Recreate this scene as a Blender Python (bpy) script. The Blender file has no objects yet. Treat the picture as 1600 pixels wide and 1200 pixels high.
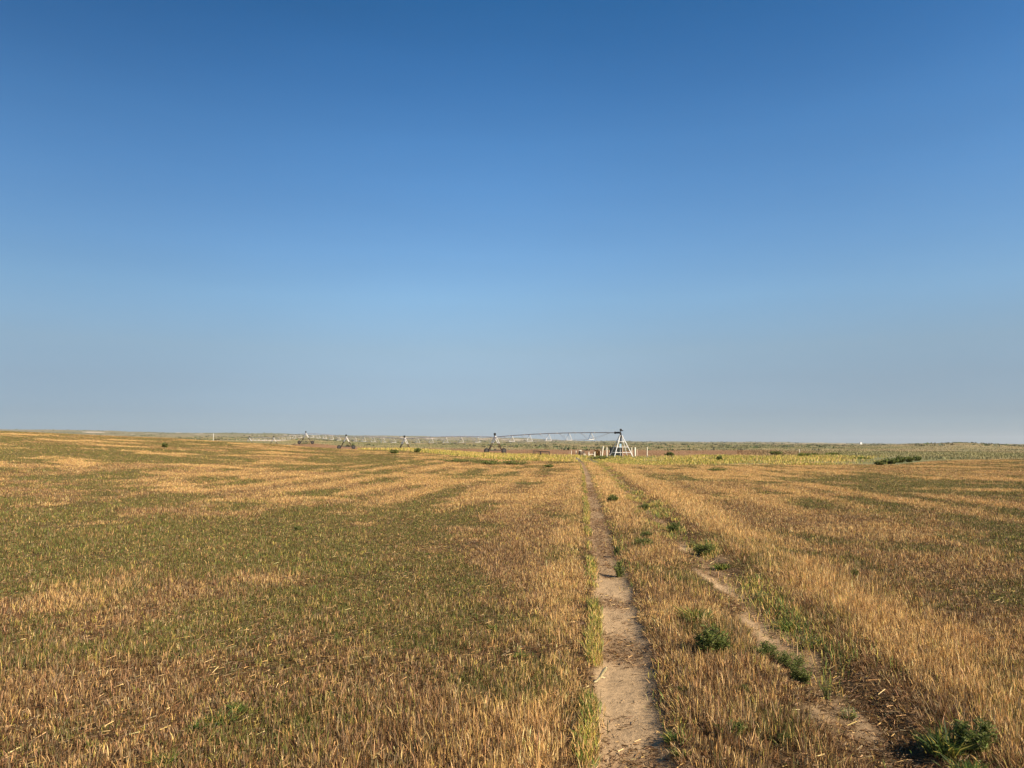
import bpy, math, random
import numpy as np
from mathutils import Vector, Matrix

random.seed(7)
RNG = np.random.default_rng(11)
S = bpy.context.scene
COL = S.collection

# ------------------------------------------------------------------ camera
PITCH = math.radians(4.75)
EYE = 1.65
FPX = 1155.0                      # focal length in pixels of the 1600 px wide photograph
cam_data = bpy.data.cameras.new("camera")
cam_data.sensor_width = 36.0
cam_data.lens = FPX / 1600.0 * 36.0
cam_data.clip_start = 0.05
cam_data.clip_end = 30000.0
cam = bpy.data.objects.new("camera", cam_data)
COL.objects.link(cam)
cam.location = (0, 0, EYE)
cam.rotation_euler = (math.radians(90) + PITCH, 0, 0)
S.camera = cam

# ------------------------------------------------------------------ sky + sun
SUN_EL = 33.0
SUN_AZ = 122.0                    # from +Y (view direction) towards +X (right)
world = bpy.data.worlds.new("World")
S.world = world
world.use_nodes = True
wn = world.node_tree.nodes
wl = world.node_tree.links
for n in list(wn):
    wn.remove(n)
w_out = wn.new("ShaderNodeOutputWorld")
w_bg = wn.new("ShaderNodeBackground")
w_sky = wn.new("ShaderNodeTexSky")
w_sky.sky_type = 'NISHITA'
w_sky.sun_disc = False
w_sky.sun_elevation = math.radians(SUN_EL)
w_sky.sun_rotation = math.radians(SUN_AZ)
w_sky.altitude = 900.0
w_sky.air_density = 1.0
w_sky.dust_density = 0.5
w_sky.ozone_density = 3.0
w_bg.inputs["Strength"].default_value = 0.085
# dusty summer air: the clear sky is filtered by elevation (whiter and duller low over the horizon)
w_hs = wn.new("ShaderNodeHueSaturation")
w_hs.inputs["Hue"].default_value = 0.5
w_hs.inputs["Saturation"].default_value = 1.0
w_tc = wn.new("ShaderNodeTexCoord")
w_sep = wn.new("ShaderNodeSeparateXYZ")
w_ramp = wn.new("ShaderNodeValToRGB")
SKY_TINT = [(0.0, (0.435, 0.548, 0.78)), (0.0396, (0.490, 0.514, 0.640)), (0.0828, (0.630, 0.603, 0.635)), (0.1258, (0.793, 0.748, 0.703)), (0.16, (0.844, 0.86, 0.814)),
            (0.1938, (0.878, 0.965, 0.928)), (0.2516, (0.797, 0.998, 1.037)), (0.3307, (0.651, 0.973, 1.104)), (0.3865, (0.539, 0.915, 1.092)), (0.4389, (0.407, 0.808, 1.029)),
            (0.4878, (0.31, 0.734, 0.981)), (0.5329, (0.233, 0.666, 0.914))]
w_mix = wn.new("ShaderNodeVectorMath")
w_mix.operation = 'MULTIPLY'
_e = w_ramp.color_ramp.elements
for _i, (_z, _c) in enumerate(SKY_TINT):
    _el_ = _e[_i] if _i < 2 else _e.new(_z)
    _el_.position = _z
    _el_.color = (_c[0], _c[1], _c[2], 1)
wl.new(w_tc.outputs["Generated"], w_sep.inputs[0])
wl.new(w_sep.outputs["Z"], w_ramp.inputs[0])
wl.new(w_sky.outputs[0], w_hs.inputs["Color"])
wl.new(w_hs.outputs[0], w_mix.inputs[0])
wl.new(w_ramp.outputs[0], w_mix.inputs[1])
# the sky dims away from the middle of the view's bearing (lens-like fall-off painted into the sky tint)
w_az = wn.new("ShaderNodeValToRGB")
w_azm = wn.new("ShaderNodeMapRange")
w_azm.inputs[1].default_value = -1.0
w_azm.inputs[2].default_value = 1.0
w_az.color_ramp.interpolation = 'EASE'
_a = w_az.color_ramp.elements
_a[0].position = 0.20; _a[0].color = (0.645, 0.66, 0.675, 1)
_a[1].position = 0.52; _a[1].color = (1, 1, 1, 1)
_a2 = _a.new(0.80); _a2.color = (0.92, 0.935, 0.945, 1)
w_mix2 = wn.new("ShaderNodeVectorMath")
w_mix2.operation = 'MULTIPLY'
wl.new(w_sep.outputs["X"], w_azm.inputs[0])
wl.new(w_azm.outputs[0], w_az.inputs[0])
wl.new(w_mix.outputs[0], w_mix2.inputs[0])
wl.new(w_az.outputs[0], w_mix2.inputs[1])
# faint uneven haze
w_map = wn.new("ShaderNodeMapping")
w_map.inputs["Scale"].default_value = (1.6, 1.6, 9.0)
w_nz = wn.new("ShaderNodeTexNoise")
w_nz.inputs["Scale"].default_value = 1.7
w_nz.inputs["Detail"].default_value = 4.0
w_nr = wn.new("ShaderNodeMapRange")
w_nr.inputs[1].default_value = 0.25
w_nr.inputs[2].default_value = 0.75
w_nr.inputs[3].default_value = 0.972
w_nr.inputs[4].default_value = 1.028
w_sc = wn.new("ShaderNodeVectorMath")
w_sc.operation = 'SCALE'
wl.new(w_tc.outputs["Generated"], w_map.inputs[0])
wl.new(w_map.outputs[0], w_nz.inputs["Vector"])
wl.new(w_nz.outputs[0], w_nr.inputs[0])
wl.new(w_mix2.outputs[0], w_sc.inputs[0])
wl.new(w_nr.outputs[0], w_sc.inputs["Scale"])
wl.new(w_sc.outputs[0], w_bg.inputs[0])
wl.new(w_bg.outputs[0], w_out.inputs[0])

sun_data = bpy.data.lights.new("sun", 'SUN')
sun_data.energy = 5.0
sun_data.angle = math.radians(0.5)
sun_data.color = (1.0, 0.85, 0.64)
sun = bpy.data.objects.new("sun", sun_data)
COL.objects.link(sun)
_el, _az = math.radians(SUN_EL), math.radians(SUN_AZ)
TO_SUN = Vector((math.sin(_az) * math.cos(_el), math.cos(_az) * math.cos(_el), math.sin(_el)))
sun.rotation_euler = TO_SUN.to_track_quat('Z', 'Y').to_euler()

S.view_settings.view_transform = 'Standard'
S.view_settings.look = 'None'
S.view_settings.exposure = 0.8
S.view_settings.gamma = 1.0
S.cycles.max_bounces = 5
S.cycles.diffuse_bounces = 3
S.cycles.transmission_bounces = 3
S.cycles.glossy_bounces = 2

# ------------------------------------------------------------------ helpers: noise, tags
def _hash(ix, iy, seed):
    h = (ix.astype(np.int64) * 374761393 + iy.astype(np.int64) * 668265263 + seed * 1274126177) & 0xFFFFFFFF
    h = ((h ^ (h >> 13)) * 1274126177) & 0xFFFFFFFF
    h = h ^ (h >> 16)
    return (h & 0xFFFFFF) / float(0xFFFFFF)

def vnoise(x, y, seed=0):
    x = np.asarray(x, float); y = np.asarray(y, float)
    ix = np.floor(x); iy = np.floor(y)
    fx = x - ix; fy = y - iy
    fx = fx * fx * (3 - 2 * fx); fy = fy * fy * (3 - 2 * fy)
    a = _hash(ix, iy, seed); b = _hash(ix + 1, iy, seed)
    c = _hash(ix, iy + 1, seed); d = _hash(ix + 1, iy + 1, seed)
    return (a + (b - a) * fx) * (1 - fy) + (c + (d - c) * fx) * fy

def fbm(x, y, seed=0, octaves=4):
    s = 0.0; a = 0.5; t = 0.0
    for k in range(octaves):
        s = s + a * vnoise(x * 2 ** k, y * 2 ** k, seed + 17 * k)
        t += a; a *= 0.5
    return s / t                    # 0..1, mean 0.5

def smooth(a, b, x):
    t = np.clip((np.asarray(x, float) - a) / (b - a), 0, 1)
    return t * t * (3 - 2 * t)

def mixc(c1, c2, t):
    t = np.asarray(t)[..., None]
    return np.asarray(c1) * (1 - t) + np.asarray(c2) * t

def tag(o, label=None, cat=None, group=None, kind=None):
    if label: o["label"] = label
    if cat: o["category"] = cat
    if group: o["group"] = group
    if kind: o["kind"] = kind
    return o

def empty(name, loc, rz=0.0):
    o = bpy.data.objects.new(name, None)
    o.empty_display_size = 0.2
    COL.objects.link(o)
    o.location = loc
    o.rotation_euler = (0, 0, rz)
    return o

# ------------------------------------------------------------------ terrain
# columns: bearing as the photograph's horizontal pixel at eye height; rows: distance -> height
T_PX = np.array([-300, 0, 250, 345, 430, 482, 540, 640, 800, 1000, 1200, 1343, 1500, 1600, 2000], float)
T_R = np.array([0.2, 8, 30, 60, 85, 105, 130, 180, 240, 300, 500, 900, 1600, 2600, 3600, 5200], float)
T_Z = np.array([
    # .2  8   30    60    85    105   130   180   240   300   500   900   1600  2600  3600  5200
    [0, 0.10, 0.60, 2.00, 3.30, 4.10, 4.30, 3.5, 3.0, 3.5, 7.0, 11.0, 21.0, 42.0, 58.0, 40.0],
    [0, 0.07, 0.45, 1.70, 2.75, 3.40, 3.40, 2.5, 2.0, 2.5, 6.0, 10.0, 20.0, 42.0, 59.0, 40.0],
    [0, 0.04, 0.30, 1.20, 2.15, 2.70, 2.60, 2.3, 3.0, 3.4, 5.0, 9.0, 18.0, 38.0, 57.0, 38.0],
    [0, 0.03, 0.22, 1.00, 1.85, 2.20, 2.00, 1.5, 1.2, 1.3, 4.8, 9.0, 17.5, 37.0, 55.0, 36.0],
    [0, 0.02, 0.16, 0.80, 1.50, 1.90, 1.50, 1.0, 0.9, 1.1, 4.8, 9.0, 17.0, 36.0, 54.0, 34.0],
    [0, 0.01, 0.12, 0.66, 1.25, 1.55, 1.00, 0.9, 2.55, 2.4, 4.2, 7.8, 15.0, 33.0, 53.0, 32.0],
    [0, 0.01, 0.10, 0.55, 1.05, 1.20, 0.60, 0.3, 1.1, 1.6, 3.2, 6.5, 13.0, 30.0, 52.0, 30.0],
    [0, 0.00, 0.05, 0.42, 0.95, 1.05, 0.45, -.1, 0.3, 0.6, 2.0, 5.0, 11.0, 25.0, 43.0, 26.0],
    [0, 0.00, 0.00, 0.03, 0.06, 0.02, 0.00, 0.0, 0.1, 0.3, 1.3, 3.5, 8.0, 17.0, 31.0, 18.0],
    [0, 0.00, 0.00, 0.00, 0.00, 0.00, 0.00, 0.0, 0.0, 0.1, 1.0, 2.6, 6.0, 12.0, 19.0, 12.0],
    [0, 0.00, 0.00, 0.00, 0.00, 0.00, 0.00, 0.0, 0.0, 0.0, 0.6, 2.0, 4.0, 8.0, 11.5, 8.0],
    [0, 0.00, 0.00, 0.00, 0.00, 0.00, 0.00, 0.0, 0.0, 0.0, 0.6, 1.6, 2.6, 4.2, 5.0, 4.0],
    [0, 0.00, 0.00, 0.00, 0.00, 0.00, 0.00, 0.0, 0.0, 0.0, 3.5, 3.0, 1.6, 2.5, 2.0, 2.0],
    [0, 0.00, 0.00, 0.00, 0.00, 0.00, 0.00, 0.0, 0.0, 0.0, 0.6, 0.8, 0.8, 1.0, 0.5, 0.5],
    [0, 0.00, 0.00, 0.00, 0.00, 0.00, 0.00, 0.0, 0.0, 0.0, 0.6, 0.8, 0.8, 1.0, 0.5, 0.5],
], float)
_LR = np.log(T_R)
_LRF = np.linspace(_LR[0], _LR[-1], 400)
_ZR = np.array([np.interp(_LRF, _LR, row) for row in T_Z])
_k = np.ones(9) / 9.0                                   # soften the kinks along the distance
_ZR = np.array([np.convolve(np.pad(row, 4, 'edge'), _k, 'valid') for row in _ZR])
_PXF = np.linspace(-300, 2000, 461)
_ZT = np.array([np.interp(_PXF, T_PX, _ZR[:, j]) for j in range(_ZR.shape[1])]).T
_k = np.ones(7) / 7.0
_ZT = np.array([np.convolve(np.pad(_ZT[:, j], 3, 'edge'), _k, 'valid') for j in range(_ZT.shape[1])]).T

def field_edge(px):
    return np.interp(px, [-300, 450, 560, 640, 740, 880, 960, 1010, 1150, 1300, 1400, 1460, 1600, 2000],
                     [106, 106, 98, 90, 80, 76, 68, 64, 66, 70, 72, 92, 108, 112])

# wheel track: left rut centre line, from pixels on the flat ground in front of the camera
def flat_at(px, py):
    u = (px - 800.0) / FPX; v = (600.0 - py) / FPX
    dy = math.cos(PITCH) - v * math.sin(PITCH); dz = math.sin(PITCH) + v * math.cos(PITCH)
    t = -EYE / dz
    return u * t, dy * t
_TRK = [flat_at(*p) for p in [(1004, 1330), (990, 1200), (983, 1100), (973, 1000), (955, 900), (941, 840), (931, 800),
                              (922, 760), (917, 740), (911, 725), (901, 717.5), (880, 714)]]
_TY = np.array([0.0] + [p[1] for p in _TRK]); _TX = np.array([_TRK[0][0] - 0.35] + [p[0] for p in _TRK])
GAUGE = 1.43
TRK_END = 96.0
def track_x(y):
    y = np.asarray(y, float)
    x = (np.interp(y - 0.6, _TY, _TX) + np.interp(y, _TY, _TX) + np.interp(y + 0.6, _TY, _TX)) / 3.0
    return x + 0.05 * (vnoise(y / 2.3, y * 0, 5) - 0.5)

def track_fields(x, y):
    """distance to the left rut centre, to the right rut centre, signed lateral from left rut"""
    lat = x - track_x(y)
    return np.abs(lat), np.abs(lat - GAUGE), lat

def bearing_px(x, y):
    yy = np.maximum(y, 1e-3)
    return np.where(y > 0.02, np.clip(800 + FPX * x / yy, -300, 2000), np.where(x < 0, -300.0, 2000.0))

def terrain(x, y):
    x = np.asarray(x, float); y = np.asarray(y, float)
    r = np.hypot(x, y)
    px = bearing_px(x, y)
    fi = np.clip((px + 300) / 5.0, 0, 459.999); fj = np.clip((np.log(np.maximum(r, 0.21)) - _LRF[0]) / (_LRF[1] - _LRF[0]), 0, 398.999)
    i = fi.astype(int); j = fj.astype(int); fi = fi - i; fj = fj - j
    z = (_ZT[i, j] * (1 - fi) + _ZT[i + 1, j] * fi) * (1 - fj) + (_ZT[i, j + 1] * (1 - fi) + _ZT[i + 1, j + 1] * fi) * fj
    z = z * (1 - smooth(60, 130, np.degrees(np.abs(np.arctan2(x, y)))))
    z = z + (fbm(x / 14.0, y / 14.0, 3, 3) - 0.5) * 0.16 * smooth(2, 30, r)
    hill = smooth(400, 2600, r)
    z = z + hill * ((fbm(x / 420.0, y / 420.0, 21, 5) - 0.5) * np.minimum(r, 4000) * 0.0078 + (np.abs(fbm(x / 150.0, y / 150.0, 31, 4) - 0.5)) * 7.0 * smooth(700, 2600, r))
    z = z + smooth(140, 300, r) * (1 - hill) * (fbm(x / 30.0, y / 30.0, 9, 4) - 0.5) * 0.9
    dl, dr, lat = track_fields(x, y)
    on = (1 - smooth(TRK_END - 8, TRK_END, y)) * smooth(-3, -1, y)
    rut = 0.055 * np.exp(-(dl / 0.23) ** 4) + 0.05 * np.exp(-(dr / 0.22) ** 4)
    rough = (fbm(x / 0.16, y / 0.22, 35, 3) - 0.5) * 0.030 * np.maximum(np.exp(-(dl / 0.24) ** 4), np.exp(-(dr / 0.24) ** 4)) * (1 - smooth(14, 22, y))
    return z - (rut - rough) * on

def zt(x, y):
    return float(terrain(np.array([x]), np.array([y]))[0])

_RAYT = np.geomspace(1.5, 6000, 4000)
def ground_at(px, py):
    """first point where the photograph's pixel meets the ground"""
    u = (px - 800.0) / FPX; v = (600.0 - py) / FPX
    dy = math.cos(PITCH) - v * math.sin(PITCH); dz = math.sin(PITCH) + v * math.cos(PITCH)
    X = u * _RAYT; Y = dy * _RAYT; Z = EYE + dz * _RAYT
    hit = np.nonzero(Z <= terrain(X, Y))[0]
    k = hit[0] if len(hit) else len(X) - 1
    return float(X[k]), float(Y[k]), zt(X[k], Y[k])

def at_dist(px, d):
    x = (px - 800.0) / FPX * d
    return x, d, zt(x, d)

# ------------------------------------------------------------------ colour of the land (albedo)
C_STRAW = np.array([0.585, 0.365, 0.135]); C_PALE = np.array([0.72, 0.48, 0.22]); C_BROWN = np.array([0.17, 0.088, 0.034])
C_PINK = np.array([0.37, 0.215, 0.105]); C_GREY = np.array([0.25, 0.18, 0.10]); C_GREEN = np.array([0.130, 0.126, 0.031])
C_BRIGHT = np.array([0.150, 0.215, 0.045]); C_YELLOW = np.array([0.50, 0.41, 0.085]); C_DARKG = np.array([0.055, 0.080, 0.025])
C_SAND = np.array([0.41, 0.283, 0.158]); C_LITTER = np.array([0.115, 0.070, 0.032])  # litter brown, darkened to stand in for shade between the stalks

def greenness(x, y):
    """0 straw .. 1 green, over the cut field"""
    r = np.hypot(x, y)
    lat = x - track_x(np.clip(y, 0, 110))
    wx = x + 2.2 * (fbm(x / 7, y / 7, 51, 3) - 0.5); wy = y + 2.2 * (fbm(x / 7, y / 7, 52, 3) - 0.5)
    big = fbm(wx / 9.0, wy / 15.0, 41, 4)
    mid = fbm(wx / 2.2, wy / 4.0, 42, 4)
    swath = np.sin(2 * np.pi * (lat + 1.3 * (fbm(x / 12, y / 25, 43, 3) - 0.5) * 4) / 4.4)
    left = lat < 0
    base = np.where(left, 0.84, 0.62)
    # paler beside the track, greener well into the left field
    base = base - np.where(left, 0.55 * np.exp(-(lat / (1.2 + 0.05 * y)) ** 2), 0.0)
    base = base - np.where(~left, 0.40 * np.exp(-((lat - 2.4) / 1.5) ** 2), 0.0)
    base = base - 0.11 * (1 - smooth(4, 9, y)) - np.where(left, 0.0, 0.16) * smooth(36, 62, r)
    base = base + np.where(~left, 0.24 * np.exp(-((y - 17) / 6.0) ** 2) * smooth(4, 9, lat), 0.0)
    base = base - np.where((lat > 0) & (lat < GAUGE + 0.3), 0.30, 0.0)
    fine = fbm(x / 0.6, y / 0.9, 44, 3)
    rows = 0.5 + 0.5 * np.sin(2 * np.pi * (lat + 1.3 * (fbm(x / 9, y / 22, 46, 3) - 0.5)) / 2.1)
    rows = rows * smooth(0.38, 0.55, fbm(x / 6, y / 16, 47, 3)) * smooth(13, 24, r) * (1 - smooth(12, 24, np.abs(lat)))
    streak = smooth(0.57, 0.66, fbm(wx / 3.4, wy / 3.4, 45, 4)) * smooth(8, 20, r)
    small = smooth(0.60, 0.76, fbm(x / 1.5, y / 1.5, 48, 4)) * smooth(4, 8, r) * (1 - smooth(22, 40, r)) * 0.6
    streak = np.clip(np.maximum(np.maximum(streak, small), 0.95 * rows), 0, 1)
    greenness.streak = streak
    g = base + (big - 0.5) * 1.7 + (mid - 0.5) * 2.0 + (fine - 0.5) * 1.5 - 0.70 * streak
    return smooth(0.05, 0.95, g)

def field_ground(x, y):
    g = greenness(x, y)
    c = mixc(C_LITTER * 0.95, C_STRAW * 0.55, smooth(15, 70, np.hypot(x, y)) * 0.9)
    c = mixc(c, C_STRAW * 0.7, greenness.streak * smooth(8, 30, np.hypot(x, y)) * 0.8)
    c = mixc(c, (0.105, 0.088, 0.032), smooth(0.3, 0.85, g) * 0.8)
    v = fbm(x / 0.35, y / 0.35, 61, 3)
    return c * (0.75 + 0.5 * v)[..., None]

def land_colour(x, y):
    r = np.hypot(x, y); px = bearing_px(x, y)
    c = field_ground(x, y)
    # beyond the field: rough prairie, a tan fallow strip, green flats with sagebrush, sandhills
    n1 = fbm(x / 9, y / 18, 71, 4); n2 = fbm(x / 60, y / 130, 72, 4); n3 = fbm(x / 260, y / 260, 73, 4)
    prairie = mixc((0.225, 0.200, 0.085), (0.32, 0.245, 0.125), smooth(0.35, 0.65, n2))
    prairie = mixc(prairie, (0.150, 0.155, 0.068), smooth(0.50, 0.72, n1) * 0.8)
    fallow = mixc((0.30, 0.175, 0.090), (0.235, 0.130, 0.060), n1)
    fb = smooth(108, 122, r) * (1 - smooth(250, 300, r + 40 * (n2 - 0.5))) * (1 - smooth(1120, 1300, px))
    fb = np.maximum(fb, smooth(125, 140, r) * (1 - smooth(210, 240, r)) * (1 - smooth(1240, 1330, px)) * 0.6)
    out = mixc(prairie, fallow, fb)
    hills = mixc((0.19, 0.18, 0.088), (0.27, 0.225, 0.125), smooth(0.4, 0.65, n3))
    out = mixc(out, hills, smooth(1200, 2600, r))
    # pale sand blowouts
    blow = smooth(0.66, 0.70, fbm(x / 110, y / 60, 74, 4)) * smooth(1500, 2300, r)
    out = mixc(out, (0.62, 0.50, 0.38), blow * 0.9)
    bank = smooth(0.40, 0.55, fbm(x / 9, y / 20, 75, 3)) * smooth(465, 485, r) * (1 - smooth(540, 565, r)) * smooth(335, 350, px) * (1 - smooth(440, 460, px))
    out = mixc(out, (0.52, 0.41, 0.31), bank)
    c = mixc(c, out, smooth(-4, 5, r - field_edge(px)))
    dl, dr, lat = track_fields(x, y)
    on = 1 - smooth(TRK_END - 6, TRK_END, y)
    m = np.maximum(bare_left(x, y), bare_right(x, y)) * on
    sv = fbm(x / 0.5, y / 0.9, 81, 4)
    sand = mixc(C_SAND * 0.93, C_SAND * 1.08, sv)
    lit = litter_mask(x, y)
    lit = np.maximum(lit, bare_right(x, y) * smooth(0.40, 0.52, fbm(x / 0.5, y / 0.9, 98, 3)) * 0.95)
    sand = mixc(sand, (0.235, 0.145, 0.075), lit * 0.74)
    c = mixc(c, sand, m)
    gr = np.exp(-(((x - 8.4) / 1.0) ** 2 + ((y - 96) / 6) ** 2))     # worn grey gravel where the track turns off
    c = mixc(c, (0.25, 0.20, 0.17), np.clip(gr * 1.4, 0, 0.9))
    return c

def bare_left(x, y):
    dl, dr, lat = track_fields(x, y)
    w = 0.205 + 0.05 * (fbm(x * 0 + 3, y / 0.5, 91, 3) - 0.5) * 2 - 0.04 * smooth(10, 30, y)
    return 1 - smooth(w - 0.05, w + 0.05, dl + 0.10 * (fbm(x / 0.12, y / 0.2, 92, 2) - 0.5))

def bare_right(x, y):
    dl, dr, lat = track_fields(x, y)
    n = fbm(x / 0.8, y / 1.6, 95, 3)
    w = 0.035 - 0.03 * smooth(10, 20, y) + 0.95 * (n - 0.5)
    return (1 - smooth(w - 0.08, w + 0.08, dr + 0.14 * (fbm(x / 0.15, y / 0.25, 96, 2) - 0.5)))

def litter_mask(x, y):
    return np.clip(smooth(0.36, 0.64, fbm(x / 0.7 + 5, y / 0.9, 97, 5)) + 0.45 * smooth(12, 20, y), 0, 1)

# ------------------------------------------------------------------ materials
def new_mat(name):
    m = bpy.data.materials.new(name)
    m.use_nodes = True
    return m, m.node_tree.nodes, m.node_tree.links

def set_in(node, name, val):
    if name in node.inputs:
        node.inputs[name].default_value = val

def plain(name, col, rough=0.6, metal=0.0, var=0.25, scale=6.0, bump=0.1, spec=0.4):
    m, n, l = new_mat(name)
    b = n["Principled BSDF"]
    tc = n.new("ShaderNodeTexCoord"); nz = n.new("ShaderNodeTexNoise"); nz.inputs["Scale"].default_value = scale
    nz.inputs["Detail"].default_value = 6
    l.new(tc.outputs["Object"], nz.inputs["Vector"])
    rp = n.new("ShaderNodeMapRange"); rp.inputs[1].default_value = 0.3; rp.inputs[2].default_value = 0.7
    rp.inputs[3].default_value = 1 - var; rp.inputs[4].default_value = 1 + var * 0.6
    l.new(nz.outputs[0], rp.inputs[0])
    mx = n.new("ShaderNodeVectorMath"); mx.operation = 'SCALE'
    mx.inputs[0].default_value = col; l.new(rp.outputs[0], mx.inputs["Scale"])
    l.new(mx.outputs[0], b.inputs["Base Color"])
    b.inputs["Roughness"].default_value = rough; b.inputs["Metallic"].default_value = metal
    set_in(b, "Specular IOR Level", spec)
    if bump:
        bp = n.new("ShaderNodeBump"); bp.inputs["Strength"].default_value = bump; bp.inputs["Distance"].default_value = 0.01
        l.new(nz.outputs[0], bp.inputs["Height"]); l.new(bp.outputs[0], b.inputs["Normal"])
    return m

def leaf_mat(name, translucent=0.19):
    m, n, l = new_mat(name)
    b = n["Principled BSDF"]; out = n["Material Output"]
    at = n.new("ShaderNodeAttribute"); at.attribute_name = "Col"
    l.new(at.outputs["Color"], b.inputs["Base Color"])
    b.inputs["Roughness"].default_value = 0.62
    set_in(b, "Specular IOR Level", 0.25)
    tr = n.new("ShaderNodeBsdfTranslucent"); l.new(at.outputs["Color"], tr.inputs["Color"])
    mx = n.new("ShaderNodeMixShader"); mx.inputs[0].default_value = translucent
    l.new(b.outputs[0], mx.inputs[1]); l.new(tr.outputs[0], mx.inputs[2]); l.new(mx.outputs[0], out.inputs[0])
    return m

def ground_mat():
    m, n, l = new_mat("ground_earth_and_litter")
    b = n["Principled BSDF"]
    at = n.new("ShaderNodeAttribute"); at.attribute_name = "Col"
    tc = n.new("ShaderNodeTexCoord")
    nf = n.new("ShaderNodeTexNoise"); nf.inputs["Scale"].default_value = 26.0; nf.inputs["Detail"].default_value = 7; nf.inputs["Roughness"].default_value = 0.7
    nc = n.new("ShaderNodeTexNoise"); nc.inputs["Scale"].default_value = 0.35; nc.inputs["Detail"].default_value = 9; nc.inputs["Roughness"].default_value = 0.72
    l.new(tc.outputs["Object"], nf.inputs["Vector"]); l.new(tc.outputs["Object"], nc.inputs["Vector"])
    r1 = n.new("ShaderNodeMapRange"); r1.inputs[1].default_value = 0.3; r1.inputs[2].default_value = 0.7; r1.inputs[3].default_value = 0.72; r1.inputs[4].default_value = 1.25
    r2 = n.new("ShaderNodeMapRange"); r2.inputs[1].default_value = 0.3; r2.inputs[2].default_value = 0.7; r2.inputs[3].default_value = 0.75; r2.inputs[4].default_value = 1.25
    l.new(nf.outputs[0], r1.inputs[0]); l.new(nc.outputs[0], r2.inputs[0])
    mu = n.new("ShaderNodeMath"); mu.operation = 'MULTIPLY'; l.new(r1.outputs[0], mu.inputs[0]); l.new(r2.outputs[0], mu.inputs[1])
    sc = n.new("ShaderNodeVectorMath"); sc.operation = 'SCALE'; l.new(at.outputs["Color"], sc.inputs[0]); l.new(mu.outputs[0], sc.inputs["Scale"])
    l.new(sc.outputs[0], b.inputs["Base Color"])
    b.inputs["Roughness"].default_value = 0.95; set_in(b, "Specular IOR Level", 0.1)
    bp = n.new("ShaderNodeBump"); bp.inputs["Strength"].default_value = 0.7; bp.inputs["Distance"].default_value = 0.025
    l.new(nf.outputs[0], bp.inputs["Height"]); l.new(bp.outputs[0], b.inputs["Normal"])
    return m

M_LEAF = leaf_mat("dry_and_green_blades")
M_HERB = leaf_mat("weed_leaves", 0.32)
M_GROUND = ground_mat()
M_GALV = plain("galvanised_steel", (0.72, 0.71, 0.68), 0.5, 0.1, 0.18, 3.0, 0.05)
M_WHITE = plain("cream_painted_steel", (0.78, 0.70, 0.56), 0.5, 0.0, 0.2, 5.0, 0.08)
M_PINKISH = plain("weathered_post_wood", (0.50, 0.36, 0.26), 0.8, 0.0, 0.3, 8.0, 0.25)
M_LEGBROWN = plain("brown_leg_steel", (0.085, 0.050, 0.030), 0.75, 0.1, 0.4, 9.0, 0.2)
M_BLACK = plain("black_rubber", (0.018, 0.017, 0.017), 0.8, 0.0, 0.3, 10.0, 0.2)
M_DARKSTEEL = plain("dark_pipe_steel", (0.050, 0.042, 0.036), 0.55, 0.3, 0.4, 7.0, 0.15)
M_DARKGREEN = plain("dark_green_enamel", (0.008, 0.014, 0.012), 0.75, 0.0, 0.3, 4.0, 0.05)
M_BLUE = plain("pale_blue_enamel", (0.32, 0.48, 0.58), 0.45, 0.0, 0.2, 4.0, 0.05)
M_PIPE = plain("dull_pipe_steel", (0.46, 0.42, 0.39), 0.5, 0.1, 0.25, 2.0, 0.05)
M_HOSE = plain("grey_drop_hose", (0.34, 0.38, 0.40), 0.6, 0.0, 0.2, 6.0, 0.0)
M_CAST = plain("weathered_cast_iron", (0.17, 0.13, 0.10), 0.7, 0.2, 0.45, 14.0, 0.3)
M_STEM = plain("weed_stem", (0.15, 0.13, 0.05), 0.8, 0.0, 0.3, 12.0, 0.1)
M_HUSK = plain("bleached_husk", (0.64, 0.54, 0.29), 0.7, 0.0, 0.25, 40.0, 0.3)
M_BOARD = plain("white_painted_siding", (0.80, 0.79, 0.76), 0.6, 0.0, 0.08, 2.0, 0.05)
M_ROOF = plain("pale_metal_roof", (0.60, 0.58, 0.55), 0.5, 0.2, 0.1, 2.0, 0.05)
M_POST = plain("dark_creosote_wood", (0.050, 0.038, 0.028), 0.9, 0.0, 0.4, 12.0, 0.3)

# ------------------------------------------------------------------ mesh building
def tri_mesh(name, verts, tris, cols, mat):
    me = bpy.data.meshes.new(name)
    nv = len(verts); nt = len(tris)
    me.vertices.add(nv); me.loops.add(nt * 3); me.polygons.add(nt)
    me.vertices.foreach_set("co", np.ascontiguousarray(verts, np.float32).ravel())
    me.loops.foreach_set("vertex_index", np.ascontiguousarray(tris, np.int32).ravel())
    me.polygons.foreach_set("loop_start", np.arange(0, nt * 3, 3, dtype=np.int32))
    a = me.attributes.new("Col", 'FLOAT_COLOR', 'POINT')
    rgba = np.ones((nv, 4), np.float32); rgba[:, :3] = np.clip(cols, 0.004, 0.9)
    a.data.foreach_set("color", rgba.ravel())
    me.update(calc_edges=True)
    me.materials.append(mat)
    return me

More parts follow.
